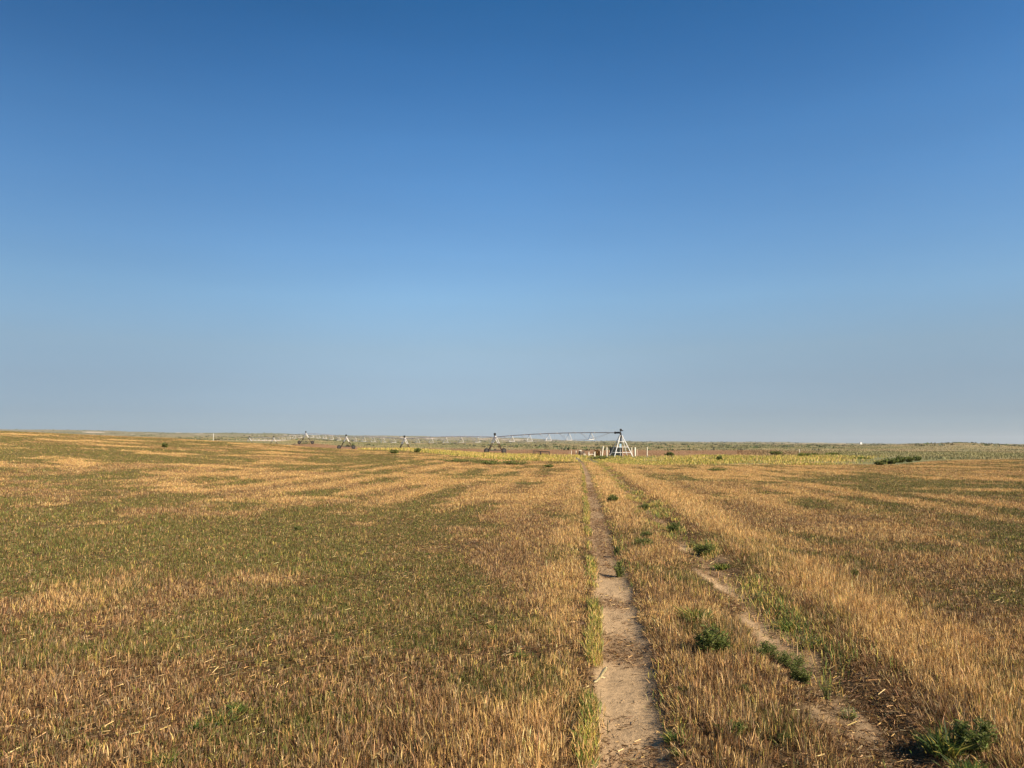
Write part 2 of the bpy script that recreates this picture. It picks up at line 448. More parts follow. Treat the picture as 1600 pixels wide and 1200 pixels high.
def blades_geo(x, y, z, h, w, lean_az, lean, face, col):
    """tapered three-triangle blades; returns verts, tris, per-vertex colours"""
    n = len(x)
    V = np.empty((n, 5, 3), np.float32)
    cx, sx = np.cos(face) * 0.5, np.sin(face) * 0.5
    lx, ly = np.cos(lean_az) * lean * h, np.sin(lean_az) * lean * h
    hz = h * np.sqrt(np.clip(1 - 0.6 * lean ** 2, 0.1, 1))
    for k, t, ww in ((0, 0.0, 0.8), (1, 0.72, 1.0)):
        ox, oy = lx * t ** 1.7, ly * t ** 1.7
        V[:, 2 * k, 0] = x + ox - cx * w * ww; V[:, 2 * k, 1] = y + oy - sx * w * ww; V[:, 2 * k, 2] = z + hz * t
        V[:, 2 * k + 1, 0] = x + ox + cx * w * ww; V[:, 2 * k + 1, 1] = y + oy + sx * w * ww; V[:, 2 * k + 1, 2] = z + hz * t
    V[:, 4, 0] = x + lx; V[:, 4, 1] = y + ly; V[:, 4, 2] = z + hz
    base = (np.arange(n, dtype=np.int32) * 5)[:, None]
    T = (base[:, None, :] + np.array([[0, 1, 2], [1, 3, 2], [2, 3, 4]], np.int32)[None]).reshape(-1, 3)
    C = np.repeat(col, 5, axis=0)
    return V.reshape(-1, 3), T, C

def link_mesh(name, me, parent=None):
    o = bpy.data.objects.new(name, me)
    COL.objects.link(o)
    if parent: o.parent = parent
    return o

class MB:
    """collects tubes, boxes and lathes with material slots, links them as ONE mesh object"""
    def __init__(s, origin=(0, 0, 0)):
        s.v = []; s.f = []; s.m = []; s.mats = []; s.o = Vector(origin)
    def _mi(s, mat):
        if mat not in s.mats: s.mats.append(mat)
        return s.mats.index(mat)
    def add(s, vs, fs, mat):
        b = len(s.v); k = s._mi(mat)
        s.v += [tuple(Vector(v) - s.o) for v in vs]
        s.f += [tuple(b + i for i in f) for f in fs]; s.m += [k] * len(fs)
    def tube(s, pts, r, mat, n=8, caps=True):
        pts = [Vector(p) for p in pts]
        rs = r if isinstance(r, (list, tuple)) else [r] * len(pts)
        vs = []; fs = []
        for i, p in enumerate(pts):
            d = (pts[min(i + 1, len(pts) - 1)] - pts[max(i - 1, 0)]).normalized()
            a = Vector((0, 0, 1)) if abs(d.z) < 0.95 else Vector((1, 0, 0))
            e1 = d.cross(a).normalized(); e2 = d.cross(e1)
            for k in range(n):
                t = 2 * math.pi * k / n
                vs.append(p + (e1 * math.cos(t) + e2 * math.sin(t)) * rs[i])
        for i in range(len(pts) - 1):
            for k in range(n):
                fs.append((i * n + k, i * n + (k + 1) % n, (i + 1) * n + (k + 1) % n, (i + 1) * n + k))
        if caps:
            fs.append(tuple(range(n - 1, -1, -1))); fs.append(tuple((len(pts) - 1) * n + k for k in range(n)))
        s.add(vs, fs, mat)
    def box(s, c, size, mat, rz=0.0, bev=0.0):
        c = Vector(c); hx, hy, hz = size[0] / 2, size[1] / 2, size[2] / 2
        b = min(bev, hx * .5, hy * .5, hz * .5)
        R = Matrix.Rotation(rz, 3, 'Z')
        def ring(z, ix):
            return [(-hx + ix, -hy + ix, z), (hx - ix, -hy + ix, z), (hx - ix, hy - ix, z), (-hx + ix, hy - ix, z)]
        lv = ring(-hz, b) + ring(-hz + b, 0) + ring(hz - b, 0) + ring(hz, b) if b > 0 else ring(-hz, 0) + ring(hz, 0)
        nl = len(lv) // 4
        fs = [(3, 2, 1, 0), tuple((nl - 1) * 4 + k for k in range(4))]
        for i in range(nl - 1):
            for k in range(4):
                fs.append((i * 4 + k, i * 4 + (k + 1) % 4, (i + 1) * 4 + (k + 1) % 4, (i + 1) * 4 + k))
        s.add([c + R @ Vector(v) for v in lv], fs, mat)
    def lathe(s, c, axis, prof, mat, n=20):
        """prof: (offset along axis, radius)"""
        c = Vector(c); d = Vector(axis).normalized()
        a = Vector((0, 0, 1)) if abs(d.z) < 0.95 else Vector((1, 0, 0))
        e1 = d.cross(a).normalized(); e2 = d.cross(e1)
        vs = []; fs = []
        for (t, r) in prof:
            for k in range(n):
                q = 2 * math.pi * k / n
                vs.append(c + d * t + (e1 * math.cos(q) + e2 * math.sin(q)) * r)
        for i in range(len(prof) - 1):
            for k in range(n):
                fs.append((i * n + k, i * n + (k + 1) % n, (i + 1) * n + (k + 1) % n, (i + 1) * n + k))
        fs.append(tuple(range(n - 1, -1, -1))); fs.append(tuple((len(prof) - 1) * n + k for k in range(n)))
        s.add(vs, fs, mat)
    def build(s, name, parent=None):
        me = bpy.data.meshes.new(name)
        me.from_pydata(s.v, [], s.f); me.update()
        for m in s.mats: me.materials.append(m)
        me.polygons.foreach_set("material_index", s.m)
        return link_mesh(name, me, parent)

# ------------------------------------------------------------------ the ground: one sheet to the horizon
def build_ground():
    az_in = np.radians(np.arange(-43, 43.0001, 0.12))
    az_out = np.radians(np.concatenate([np.arange(-180, -43.5, 3.0)]))
    az = np.concatenate([az_out, az_in, -az_out[::-1][:-1]])
    az = np.unique(np.round(az, 7))
    rr = np.concatenate([np.geomspace(0.25, 40, 190), np.geomspace(40, 9000, 150)[1:]])
    A, R = np.meshgrid(az, rr)
    X = R * np.sin(A); Y = R * np.cos(A)
    Z = terrain(X, Y)
    nr, na = X.shape
    verts = np.concatenate([np.stack([X, Y, Z], -1).reshape(-1, 3), [[0, 0, 0]]])
    cols = np.concatenate([land_colour(X, Y).reshape(-1, 3), [C_LITTER]])
    i, j = np.meshgrid(np.arange(nr - 1), np.arange(na), indexing='ij')
    j2 = (j + 1) % na
    a = i * na + j; b = i * na + j2; c = (i + 1) * na + j2; d = (i + 1) * na + j
    tris = np.concatenate([np.stack([a, d, b], -1).reshape(-1, 3), np.stack([b, d, c], -1).reshape(-1, 3)])
    k = np.arange(na)
    fan = np.stack([np.full(na, nr * na), k, (k + 1) % na], -1)
    me = tri_mesh("ground", verts, np.concatenate([tris, fan]), cols, M_GROUND)
    me.polygons.foreach_set("use_smooth", np.ones(len(me.polygons), bool))
    o = link_mesh("ground", me)
    tag(o, "tan cut field and prairie running out to low sandhills on the horizon", "ground", kind="structure")
build_ground()

# ------------------------------------------------------------------ grass (stuff)
def sample_sector(n, r0, r1, dens, xm=0.86):
    """points in front of the camera, radial density dens(r)"""
    rr = np.linspace(r0, r1, 3000)
    cdf = np.cumsum(dens(rr) * rr); cdf /= cdf[-1]
    r = np.interp(RNG.random(n), cdf, rr)
    a = (RNG.random(n) * 2 - 1) * math.atan(xm)
    return r * np.sin(a), r * np.cos(a), r

def pick(pal, weights, n):
    w = np.asarray(weights, float)
    if w.ndim == 1: w = np.broadcast_to(w, (n, len(pal)))
    cw = np.cumsum(w / w.sum(1, keepdims=True), axis=1)
    k = (RNG.random(n)[:, None] > cw).sum(1).clip(0, len(pal) - 1)
    c = np.asarray(pal)[k]
    return c * (1 + 0.25 * RNG.standard_normal(n).clip(-2, 2))[:, None] * (1 + 0.05 * RNG.standard_normal((n, 3)))

PAL = [C_STRAW, C_PALE, C_BROWN, C_PINK, C_GREY, C_GREEN, C_BRIGHT, C_YELLOW]

def field_grass():
    # stubble and dry grass of the cut field: tufts of real blades, thinning and widening with distance
    NT = 1150000; K = 7
    dens = lambda r: np.minimum(1, (7.0 / r)) ** 1.3
    tx, ty, tr = sample_sector(NT, 2.2, 118, dens)
    px = bearing_px(tx, ty)
    dl, dr, lat = track_fields(tx, ty)
    bare = np.where(ty < TRK_END, np.maximum(bare_left(tx, ty), bare_right(tx, ty) * 0.9), 0)
    keep = (tr < field_edge(px) + 3 * (RNG.random(NT) - 0.5)) & (RNG.random(NT) > bare * 1.15)
    holes = smooth(0.62, 0.74, fbm(tx / 0.7, ty / 0.8, 101, 3))             # thin, matted spots
    spot = np.exp(-(((tx - 0.18) / 0.55) ** 2 + ((ty - 6.0) / 0.35) ** 2))
    keep &= RNG.random(NT) > np.maximum(holes * 0.5, spot * 0.95)
    keep &= RNG.random(NT) < 0.25 + 1.1 * fbm(tx / 0.22, ty / 0.30, 102, 2)  # clumpy at hand's breadth
    tx, ty, tr, dl, dr, lat = (q[keep] for q in (tx, ty, tr, dl, dr, lat)); m = len(tx)
    g = greenness(tx, ty)
    lod = np.sqrt(np.maximum(1, tr / 7.0) ** 1.1)
    med = (lat > 0.1) & (lat < GAUGE - 0.1)                                  # strip between the ruts
    redge = np.exp(-((lat - GAUGE - 1.0) / 0.62) ** 2) * (lat > GAUGE + 0.2)
    ledge = np.exp(-((lat + 0.55) / 0.4) ** 2) * (lat < 0)
    foot = np.exp(-((lat - GAUGE - 0.40) / 0.18) ** 2)                       # browner, more leaning blades at the foot of the right bank
    tall = fbm(tx / 1.1, ty / 1.1, 103, 3)
    h = 0.030 + 0.070 * tall
    h = h * (1 - 0.2 * smooth(0.5, 0.9, g))
    h = np.where(med, h + 0.012 + 0.03 * tall, h) + redge * 0.050 + ledge * 0.018
    h = h * (0.45 + 0.95 * RNG.random(m) ** 1.3)
    near_rut = np.minimum(dl, dr)
    h *= 0.40 + 0.60 * smooth(0.2, 0.5, near_rut)
    tone = fbm(tx / 2.2, ty / 3.0, 107, 4)
    pale = greenness.streak
    gold = np.clip(np.maximum(redge, ledge * 0.75) + smooth(14, 40, tr) * np.where(lat > 0, 0.55, 0.12) + pale * 0.68
                   + np.where(med, 0.15 + 0.25 * smooth(5, 9, tr), 0) - foot * 0.6 - 0.25 * smooth(0.3, 0.8, g), 0, 1)
    gg = g * (1 - 0.6 * redge)
    W = np.stack([0.24 + 1.0 * gold, 0.08 + 0.55 * gold * tone, 0.55 * (1.1 - gold) + 0.8 * foot, 0.42 * (1.2 - tone) * (1 - 0.6 * gold), 0.34 * (1 - 0.7 * gold),
                  3.0 * gg ** 1.25, 0.22 * gg ** 3, 0.03 + 0.10 * gg], 1)
    tcol = pick(PAL, W, m)
    bcol = pick(PAL, np.repeat(W, K, 0), m * K)
    mix = (RNG.random(m * K) < 0.55)[:, None]
    col = np.where(mix, np.repeat(tcol, K, 0), bcol) * (0.8 + 0.45 * RNG.random(m * K))[:, None]
    n = m * K
    R = lambda q: np.repeat(q, K)
    lo = R(lod)
    ang = RNG.random(n) * 2 * np.pi; rad = np.abs(RNG.normal(0, 0.020, n)) * lo
    x = R(tx) + np.cos(ang) * rad; y = R(ty) + np.sin(ang) * rad
    hh = R(h) * (0.45 + 0.75 * RNG.random(n))
    w = (0.0017 + 0.0026 * RNG.random(n)) * lo
    lean = np.abs(RNG.normal(0.22, 0.18, n)) + 0.55 * (RNG.random(n) < 0.13) + R(foot) * 0.35
    laz = np.where(RNG.random(n) < 0.6, ang, RNG.random(n) * 2 * np.pi)
    sag = R(1 - smooth(0.2, 0.42, near_rut)) * (RNG.random(n) < 0.75)        # blades beside a rut sag over it
    to_rut = R(np.where(dl < dr, np.where(lat > 0, np.pi, 0.0), np.where(lat > GAUGE, np.pi, 0.0)))
    laz = np.where(sag > 0.2, to_rut + RNG.normal(0, 0.9, n), laz)
    lean = np.clip(lean + sag * 0.5, 0, 1.05)
    V, T, C = blades_geo(x, y, terrain(x, y) - 0.008, hh, w, laz, lean, RNG.random(n) * np.pi, col)
    o = link_mesh("dry_grass", tri_mesh("dry_grass", V, T, C, M_LEAF))
    tag(o, "short tan and green stubble grass covering the field on both sides of the track", "grass", kind="stuff")

def lying_straw():
    # loose straw on the bare ruts and litter among the stubble
    N = 320000
    x, y, r = sample_sector(N, 2.2, 30, lambda r: np.minimum(1, 7.0 / r) ** 1.7)
    k = 60000
    # half of it goes on the ruts
    yy = 2.4 + 30 * RNG.random(k) ** 1.9; side = RNG.random(k) < 0.55
    xx = track_x(yy) + np.where(side, 0, GAUGE) + RNG.normal(0, 0.17, k)
    x[:k] = xx; y[:k] = yy
    lit = litter_mask(x, y)
    keep = RNG.random(N) < np.where(np.arange(N) < k, 0.02 + 0.6 * lit, 1.0 - np.minimum(1, 1.2 * np.maximum(bare_left(x, y), bare_right(x, y))))
    x, y = x[keep], y[keep]; n = len(x); r = np.hypot(x, y)
    L = (0.008 + 0.05 * RNG.random(n) ** 2); w = (0.0005 + 0.0008 * RNG.random(n)) * np.sqrt(np.maximum(1, r / 7.0))
    isf = np.nonzero(keep)[0] >= k                                   # longer stems in the field than on the ruts
    L = np.where(isf, L * 1.6, L); w = np.where(isf, w * 1.3, w)
    col = pick([C_PALE, C_STRAW, C_BROWN, C_GREY, C_BROWN * 0.6], [0.05, 0.07, 0.35, 0.2, 0.6], n)
    az = RNG.random(n) * 2 * np.pi
    z = terrain(x, y) + 0.004
    V = np.empty((n, 4, 3), np.float32)
    dx, dy = np.cos(az) * L / 2, np.sin(az) * L / 2; nx, ny = -np.sin(az) * w, np.cos(az) * w
    lift = 0.02 * RNG.random(n) ** 2
    V[:, 0] = np.stack([x - dx - nx, y - dy - ny, z], 1); V[:, 1] = np.stack([x - dx + nx, y - dy + ny, z + 0.004], 1)
    V[:, 2] = np.stack([x + dx + nx, y + dy + ny, z + lift + 0.004], 1); V[:, 3] = np.stack([x + dx - nx, y + dy - ny, z + lift], 1)
    b = (np.arange(n, dtype=np.int32) * 4)[:, None, None]
    T = (b + np.array([[0, 1, 2], [0, 2, 3]], np.int32)[None]).reshape(-1, 3)
    o = link_mesh("loose_straw", tri_mesh("loose_straw", V.reshape(-1, 3), T, np.repeat(col, 4, 0), M_LEAF))
    tag(o, "broken straw lying on the bare wheel ruts and between the stubble", "straw", kind="stuff")

def verge_grass():
    # green and yellow grass along the rut edges
    N = 110000
    y = 2.3 + 68 * RNG.random(N) ** 2.0
    which = RNG.choice(4, N, p=[0.42, 0.03, 0.20, 0.35])
    off = np.choose(which, [-0.235 - 0.05 * (fbm(y * 0 + 8, y / 0.7, 117, 3) - 0.45) + 0.03 * RNG.standard_normal(N), 0.27 + 0.07 * RNG.standard_normal(N),
                            GAUGE - 0.20 + 0.16 * RNG.standard_normal(N), GAUGE + 0.24 + 0.15 * RNG.standard_normal(N)])
    x = track_x(y) + off
    p = np.choose(which, [smooth(0.36, 0.58, fbm(y * 0 + 1, y / 0.9, 111, 3)), smooth(0.5, 0.62, fbm(y * 0 + 2, y / 1.6, 112, 3)),
                          smooth(0.52, 0.66, fbm(x / 0.9, y / 1.4, 113, 3)), smooth(0.45, 0.62, fbm(x / 0.8, y / 1.5, 114, 3))])
    p = p * (0.35 + 0.65 * smooth(2, 5, y))
    keep = RNG.random(N) < p
    x, y, which = x[keep], y[keep], which[keep]; n = len(x); r = np.hypot(x, y)
    lod = np.sqrt(np.maximum(1, r / 6.0) ** 1.1)
    h = (0.035 + 0.085 * RNG.random(n)) * (0.7 + 0.6 * fbm(x * 0, y / 0.7, 115, 2))
    w = (0.0026 + 0.003 * RNG.random(n)) * lod
    lean = np.clip(np.abs(RNG.normal(0.35, 0.25, n)), 0, 1.0)
    laz = RNG.random(n) * 2 * np.pi
    t = fbm(x / 0.5, y / 0.8, 116, 3)
    W = np.stack([0.25 + 0.5 * (1 - t), 0.10 + 0 * t, 0.5 * t, 0.62 * t + 0.15, 0.75 * (1 - t)], 1)
    col = pick([C_STRAW, C_PALE, C_GREEN, C_BRIGHT, C_YELLOW], W, n)
    V, T, C = blades_geo(x, y, terrain(x, y) - 0.01, h, w, laz, lean, RNG.random(n) * np.pi, col)
    o = link_mesh("verge_grass", tri_mesh("verge_grass", V, T, C, M_LEAF))
    tag(o, "green and yellow grass growing along the edges of the wheel ruts", "grass", kind="stuff")

def tall_weeds():
    # golden and yellow-green tall grass between the cut field and the pivot
    N = 150000
    px = 560 + 900 * RNG.random(N)
    r0 = field_edge(px) - 1
    rr = r0 + (118 - r0) * RNG.random(N)
    a = np.arctan((px - 800) / FPX)
    x = rr * np.sin(a); y = rr * np.cos(a)
    n1 = fbm(x / 5, y / 9, 121, 4); n2 = fbm(x / 1.2, y / 2.5, 122, 3)
    front = rr - r0
    left = px < 905
    p = np.where(left, smooth(600, 700, px) * 0.95 + 0.1, 0.85 * (1 - smooth(1210, 1400, px)))
    p = p * np.where(left, 0.45 + 0.9 * n1, 0.12 + 1.25 * smooth(0.36, 0.62, n1))
    lane = np.exp(-(((x - 8.0) / 2.6) ** 2)) * (y > 84)               # the turn-off of the track stays open
    p = p * (1 - 0.8 * lane)
    dl, dr, lat = track_fields(x, y)
    p = np.where((y < TRK_END) & (np.minimum(dl, dr) < 0.28), 0, p)
    keep = RNG.random(N) < p
    x, y, rr, px, n1, n2, front, left = (q[keep] for q in (x, y, rr, px, n1, n2, front, left)); n = len(x)
    h = np.where(left, 0.24 + 0.30 * n2 * smooth(0, 12, front), 0.20 + 0.32 * n2 * smooth(4, 22, front)) * (0.6 + 0.6 * RNG.random(n))
    near_pivot = smooth(900, 930, px) * (1 - smooth(1005, 1040, px))
    h = h * (1 - 0.5 * near_pivot)
    w = 0.018 + 0.030 * RNG.random(n)
    lean = np.abs(RNG.normal(0.2, 0.15, n))
    gl = np.where(left, 0.22 + 0.5 * (1 - smooth(0, 8, front)) * smooth(640, 700, px) * (1 - smooth(830, 860, px)), 0.32 - 0.12 * smooth(1150, 1300, px))
    gl = gl + (n1 - 0.5) * 0.9 + 0.35 * near_pivot * smooth(20, 34, front)
    gl = np.clip(gl, 0, 1)
    W = np.stack([0.5 * (1 - gl), 0.18 * (1 - gl), 0.9 - 0.5 * np.abs(gl - 0.4), 0.75 * gl, 0.55 * gl ** 1.5], 1)
    col = pick([C_STRAW, C_PALE, C_YELLOW, C_BRIGHT * 0.95, C_GREEN], W, n)
    V, T, C = blades_geo(x, y, terrain(x, y) - 0.02, h, w, RNG.random(n) * 2 * np.pi, lean, RNG.random(n) * np.pi, col)
    o = link_mesh("tall_grass", tri_mesh("tall_grass", V, T, C, M_LEAF))
    tag(o, "tall golden and yellow-green grass in a band in front of the irrigation machine", "grass", kind="stuff")

def prairie():
    # rough grass tufts on the land beyond the cut field
    N = 260000
    x, y, r = sample_sector(N, 96, 1500, lambda r: (110.0 / r) ** 1.75)
    px = bearing_px(x, y)
    n1 = fbm(x / 14, y / 30, 131, 4)
    keep = (r > field_edge(px) + 2) & ((r > 118) | (px < 580) | (px > 1440)) & (RNG.random(N) < 0.25 + 1.1 * n1)
    fal = (r < 270) & (px < 1150)
    keep &= ~(fal & (RNG.random(N) < 0.72))
    x, y, r, px = x[keep], y[keep], r[keep], px[keep]; n = len(x)
    h = (0.12 + 0.22 * RNG.random(n)) * (1 + 0.25 * smooth(200, 900, r)); h = np.where((r < 270) & (px < 1150), h * 0.5, h)
    w = (0.05 + 0.06 * RNG.random(n)) * (r / 110.0) ** 0.85
    base = land_colour(x, y)
    col = base * (0.9 + 0.5 * RNG.random(n))[:, None]
    V, T, C = blades_geo(x, y, terrain(x, y) - 0.03, h, w, RNG.random(n) * 6.28, np.abs(RNG.normal(0.2, 0.2, n)), RNG.random(n) * np.pi, col)
    o = link_mesh("prairie_grass", tri_mesh("prairie_grass", V, T, C, M_LEAF))
    tag(o, "rough olive and tan prairie grass beyond the cut field", "grass", kind="stuff")

def sagebrush():
    # far low brush that reads as dark flecks on the prairie and the sandhills
    nc = 3600
    x, y, r = sample_sector(nc * 3, 230, 3300, lambda r: (230.0 / r) ** 1.15)
    p = smooth(0.46, 0.64, fbm(x / 45, y / 120, 141, 4))
    hill = (bearing_px(x, y) > 1420) & (bearing_px(x, y) < 1590) & (r > 380) & (r < 700)
    p = np.where(hill, 1.0, p)
    keep = (RNG.random(len(x)) < p)
    x, y, r = x[keep][:nc], y[keep][:nc], r[keep][:nc]
    m = 12
    sz = (0.45 + 0.75 * RNG.random(len(x))) * (r / 300.0) ** 0.42
    X = np.repeat(x, m) + RNG.normal(0, 0.55, len(x) * m) * np.repeat(sz, m) * 1.3
    Y = np.repeat(y, m) + RNG.normal(0, 0.55, len(x) * m) * np.repeat(sz, m)
    hh = np.repeat(sz, m) * (0.35 + 0.6 * RNG.random(len(X)))
    ww = np.repeat(sz, m) * (0.25 + 0.3 * RNG.random(len(X)))
    cc = np.repeat(pick([C_DARKG * 1.6, (0.13, 0.135, 0.068), (0.17, 0.17, 0.10), (0.14, 0.125, 0.06)], [0.25, 0.35, 0.3, 0.2], len(x)), m, 0)
    cc = cc * (0.8 + 0.4 * RNG.random(len(X)))[:, None]
    V, T, C = blades_geo(X, Y, terrain(X, Y) - 0.05, hh, ww, RNG.random(len(X)) * 6.28, np.abs(RNG.normal(0.3, 0.2, len(X))), RNG.random(len(X)) * np.pi, cc)
    o = link_mesh("sagebrush", tri_mesh("sagebrush", V, T, C, M_LEAF))
    tag(o, "low dark sagebrush dotted over the far prairie and sandhills", "brush", kind="stuff")

def soil_clods():
    # crumbs of dry soil on the ruts
    n = 5200
    y = 2.4 + 14 * RNG.random(n) ** 1.6
    x = track_x(y) + np.where(RNG.random(n) < 0.62, 0, GAUGE) + RNG.normal(0, 0.15, n)
    x, y = x[(q := RNG.random(n) < np.maximum(bare_left(x, y), bare_right(x, y)))], y[q]; n = len(x)
    s_ = 0.0025 + 0.0085 * RNG.random(n) ** 3
    base = np.array([[1, 0, 0], [0.3, 0.9, 0], [-0.8, 0.6, 0], [-0.9, -0.5, 0], [0.2, -1, 0], [0.1, 0.05, 0.9]], float)
    V = base[None] * (1 + 0.35 * RNG.standard_normal((n, 6, 3)).clip(-1.5, 1.5)) * s_[:, None, None]
    a = RNG.random(n) * 6.283; c_, d_ = np.cos(a)[:, None], np.sin(a)[:, None]
    X = V[:, :, 0] * c_ - V[:, :, 1] * d_; Y = V[:, :, 0] * d_ + V[:, :, 1] * c_
    V[:, :, 0] = X + x[:, None]; V[:, :, 1] = Y + y[:, None]; V[:, :, 2] += (terrain(x, y) - 0.001)[:, None]
    b = (np.arange(n, dtype=np.int32) * 6)[:, None, None]
    T = (b + np.array([[0, 1, 5], [1, 2, 5], [2, 3, 5], [3, 4, 5], [4, 0, 5]], np.int32)[None]).reshape(-1, 3)
    col = C_SAND * (0.75 + 0.35 * RNG.random(n))[:, None]
    o = link_mesh("soil_clods", tri_mesh("soil_clods", V.reshape(-1, 3), T, np.repeat(col, 6, 0), M_GROUND))
    tag(o, "small crumbs of dry soil lying on the bare wheel ruts", "soil", kind="stuff")

field_grass(); soil_clods(); lying_straw(); verge_grass(); tall_weeds(); prairie(); sagebrush()

# ------------------------------------------------------------------ weeds and shrubs (single plants)
def weed(px, py, wpx, hpx, label, style, group=None, cat="weed", name="green_weed", dist=None):
    """one plant: a fan of stems (own mesh) carrying many small leaves (own mesh)"""
    bx, by, bz = ground_at(px, py) if dist is None else at_dist(px, dist)
    d = math.hypot(bx, by)
    W = wpx * d / FPX; H = hpx * d / FPX
    root = empty(name, (bx, by, bz))
    tag(root, label, cat, group)
    far = d > 40
    ns = max(7, min(34, int(10 + W * 40)))
    st = MB(); lv = []; 
    rg = random.Random(int(px * 13 + py * 7))
    LX = []; LY = []; LZ = []; DIR = []; LL = []; LW = []; CC = []
    pal = {'dark': [(np.array([0.085, 0.105, 0.028]), 2), (np.array([0.15, 0.165, 0.040]), 3), (np.array([0.17, 0.22, 0.045]), 2), (np.array([0.23, 0.22, 0.085]), 1)],
           'grassy': [(C_BRIGHT, 3), (C_GREEN, 2), (C_YELLOW, 1)],
           'blade': [(C_BRIGHT * 0.8, 3), (C_DARKG, 2), (C_YELLOW * 0.9, 1)],
           'pale': [(C_BRIGHT * 1.25, 2), (C_YELLOW, 2), (np.array([0.22, 0.26, 0.12]), 2)],
           'dry': [(np.array([0.34, 0.20, 0.075]), 3), (C_BROWN, 1), (C_STRAW, 1)]}[style]
    cols = [c for c, k in pal for _ in range(k)]
    for s in range(ns):
        a = rg.random() * 2 * math.pi
        rad = math.sqrt(rg.random()) * W * 0.5
        hh = H * (0.55 + 0.45 * rg.random()) * math.sqrt(max(0.15, 1 - 0.7 * (rad / (W * 0.5 + 1e-6)) ** 2))
        if style in ('grassy', 'blade', 'pale'):
            rad *= 0.8
        b = Vector((math.cos(a) * rad * 0.35, math.sin(a) * rad * 0.35, -0.01))
        e = Vector((math.cos(a) * rad, math.sin(a) * rad, hh))
        mid = b.lerp(e, 0.5) + Vector((0, 0, hh * 0.12))
        th = max(0.0022, 0.0009 * d * (0.25 if far else 0.6))
        if style in ('dark', 'dry', 'pale'):
            st.tube([b, mid, e], [th, th * 0.8, th * 0.4], M_STEM, 4)
        nl = (120 if not far else 22) if style in ('dark', 'dry') else (16 if style == 'pale' else 13)
        for k in range(nl):
            t = 0.12 + 0.88 * rg.random() if style in ('dark', 'dry', 'pale') else 0.0
            p = b.lerp(mid, t * 2) if t < 0.5 else mid.lerp(e, t * 2 - 1)
            if style in ('grassy', 'blade'):
                p = Vector((b.x + rg.gauss(0, W * 0.16), b.y + rg.gauss(0, W * 0.13), -0.01))
                L = hh * (0.6 + 0.6 * rg.random()); ww = L * (0.032 if style == 'grassy' else 0.042)
                ww = max(ww, 0.0011 * d)
                dv = Vector((math.cos(a) * 0.5 + rg.gauss(0, 0.35), math.sin(a) * 0.5 + rg.gauss(0, 0.35), 1.0)).normalized()
            else:
                p = p + Vector((rg.gauss(0, W * 0.05), rg.gauss(0, W * 0.05), rg.gauss(0, H * 0.06)))
                L = (0.07 + 0.10 * rg.random()) * min(W, H) * (1.0 if not far else 2.2); ww = L * (0.26 if not far else 0.5)
                aa = rg.random() * 6.283
                dv = Vector((math.cos(aa), math.sin(aa), 0.15 + 0.9 * rg.random())).normalized()
            LX.append(p.x); LY.append(p.y); LZ.append(max(p.z, -0.01)); DIR.append(dv); LL.append(L); LW.append(ww)
            c = np.asarray(cols[rg.randrange(len(cols))]) * (0.75 + 0.5 * rg.random())
            CC.append(c)
    n = len(LX); V = np.empty((n, 5, 3), np.float32)
    for i in range(n):
        dv = DIR[i]; s = dv.cross(Vector((0, 0, 1)))
        s = s.normalized() if s.length > 1e-3 else Vector((1, 0, 0))
        s = (s * math.cos(i) + dv.cross(s) * math.sin(i)) * (LW[i] * 0.5)
        p = Vector((LX[i], LY[i], LZ[i]))
        m_ = p + dv * LL[i] * 0.5; e = p + dv * LL[i]
        if style in ('grassy', 'blade'):
            h2 = Vector((dv.x, dv.y, 0)); e = e + h2 * LL[i] * 0.35 - Vector((0, 0, LL[i] * 0.12))
        V[i, 0] = p - s * 0.5; V[i, 1] = p + s * 0.5; V[i, 2] = m_ - s; V[i, 3] = m_ + s; V[i, 4] = e
    base = (np.arange(n, dtype=np.int32) * 5)[:, None, None]
    T = (base + np.array([[0, 1, 2], [1, 3, 2], [2, 3, 4]], np.int32)[None]).reshape(-1, 3)
    link_mesh("foliage", tri_mesh("foliage", V.reshape(-1, 3), T, np.repeat(np.array(CC), 5, 0), M_HERB), root)
    if st.v:
        st.build("stem", root)
    return root

G_TRK = "weeds growing along the wheel track"
weed(1117, 1026, 52, 50, "rounded dark green weed in the dry grass between the two ruts", 'dark', G_TRK)
weed(1092, 974, 44, 44, "upright bright green grassy weed just beyond the rounded dark weed", 'grassy', G_TRK)
weed(1198, 1026, 44, 22, "dark green sprawling weed right of the rounded weed, farthest of three in the right rut", 'dark', G_TRK)
weed(1232, 1044, 46, 25, "dark green sprawling weed in the right rut, middle of a row of three", 'dark', G_TRK)
weed(1252, 1068, 32, 28, "dark green weed at the near end of the row of three in the right rut", 'dark', G_TRK)
weed(1478, 1176, 60, 56, "broad clump of green leaves with long bent blades at the right rut's near end", 'blade', G_TRK)
weed(1522, 1176, 48, 48, "dark green clump against the tall straw, rightmost of the near weeds", 'dark', G_TRK)
weed(1515, 1215, 66, 40, "low green grass clump cut by the photo's lower right edge", 'blade', G_TRK)
weed(1003, 856, 34, 18, "wide dark green weed in mid strip with a smaller one just behind it", 'dark', G_TRK)
weed(1010, 842, 22, 14, "small dark green weed just behind a wider one in the mid strip", 'dark', G_TRK)
weed(964, 869, 12, 19, "narrow dark weed on the right edge of the left rut, farther of two", 'dark', G_TRK)
weed(968, 902, 20, 26, "dusty dark weed on the right edge of the left rut, nearer of two", 'dark', G_TRK)
weed(1055, 831, 24, 15, "bright green weed at the left edge of the right rut in middle distance", 'dark', G_TRK)
weed(1007, 797, 20, 11, "small blue-green weed in the far part of the right rut", 'dark', G_TRK)
weed(957, 785, 17, 14, "green bushy weed in the far mid strip beside the left rut", 'dark', G_TRK)
weed(1082, 856, 20, 14, "light green leafy weed in right rut beside a darker taller one", 'pale', G_TRK)
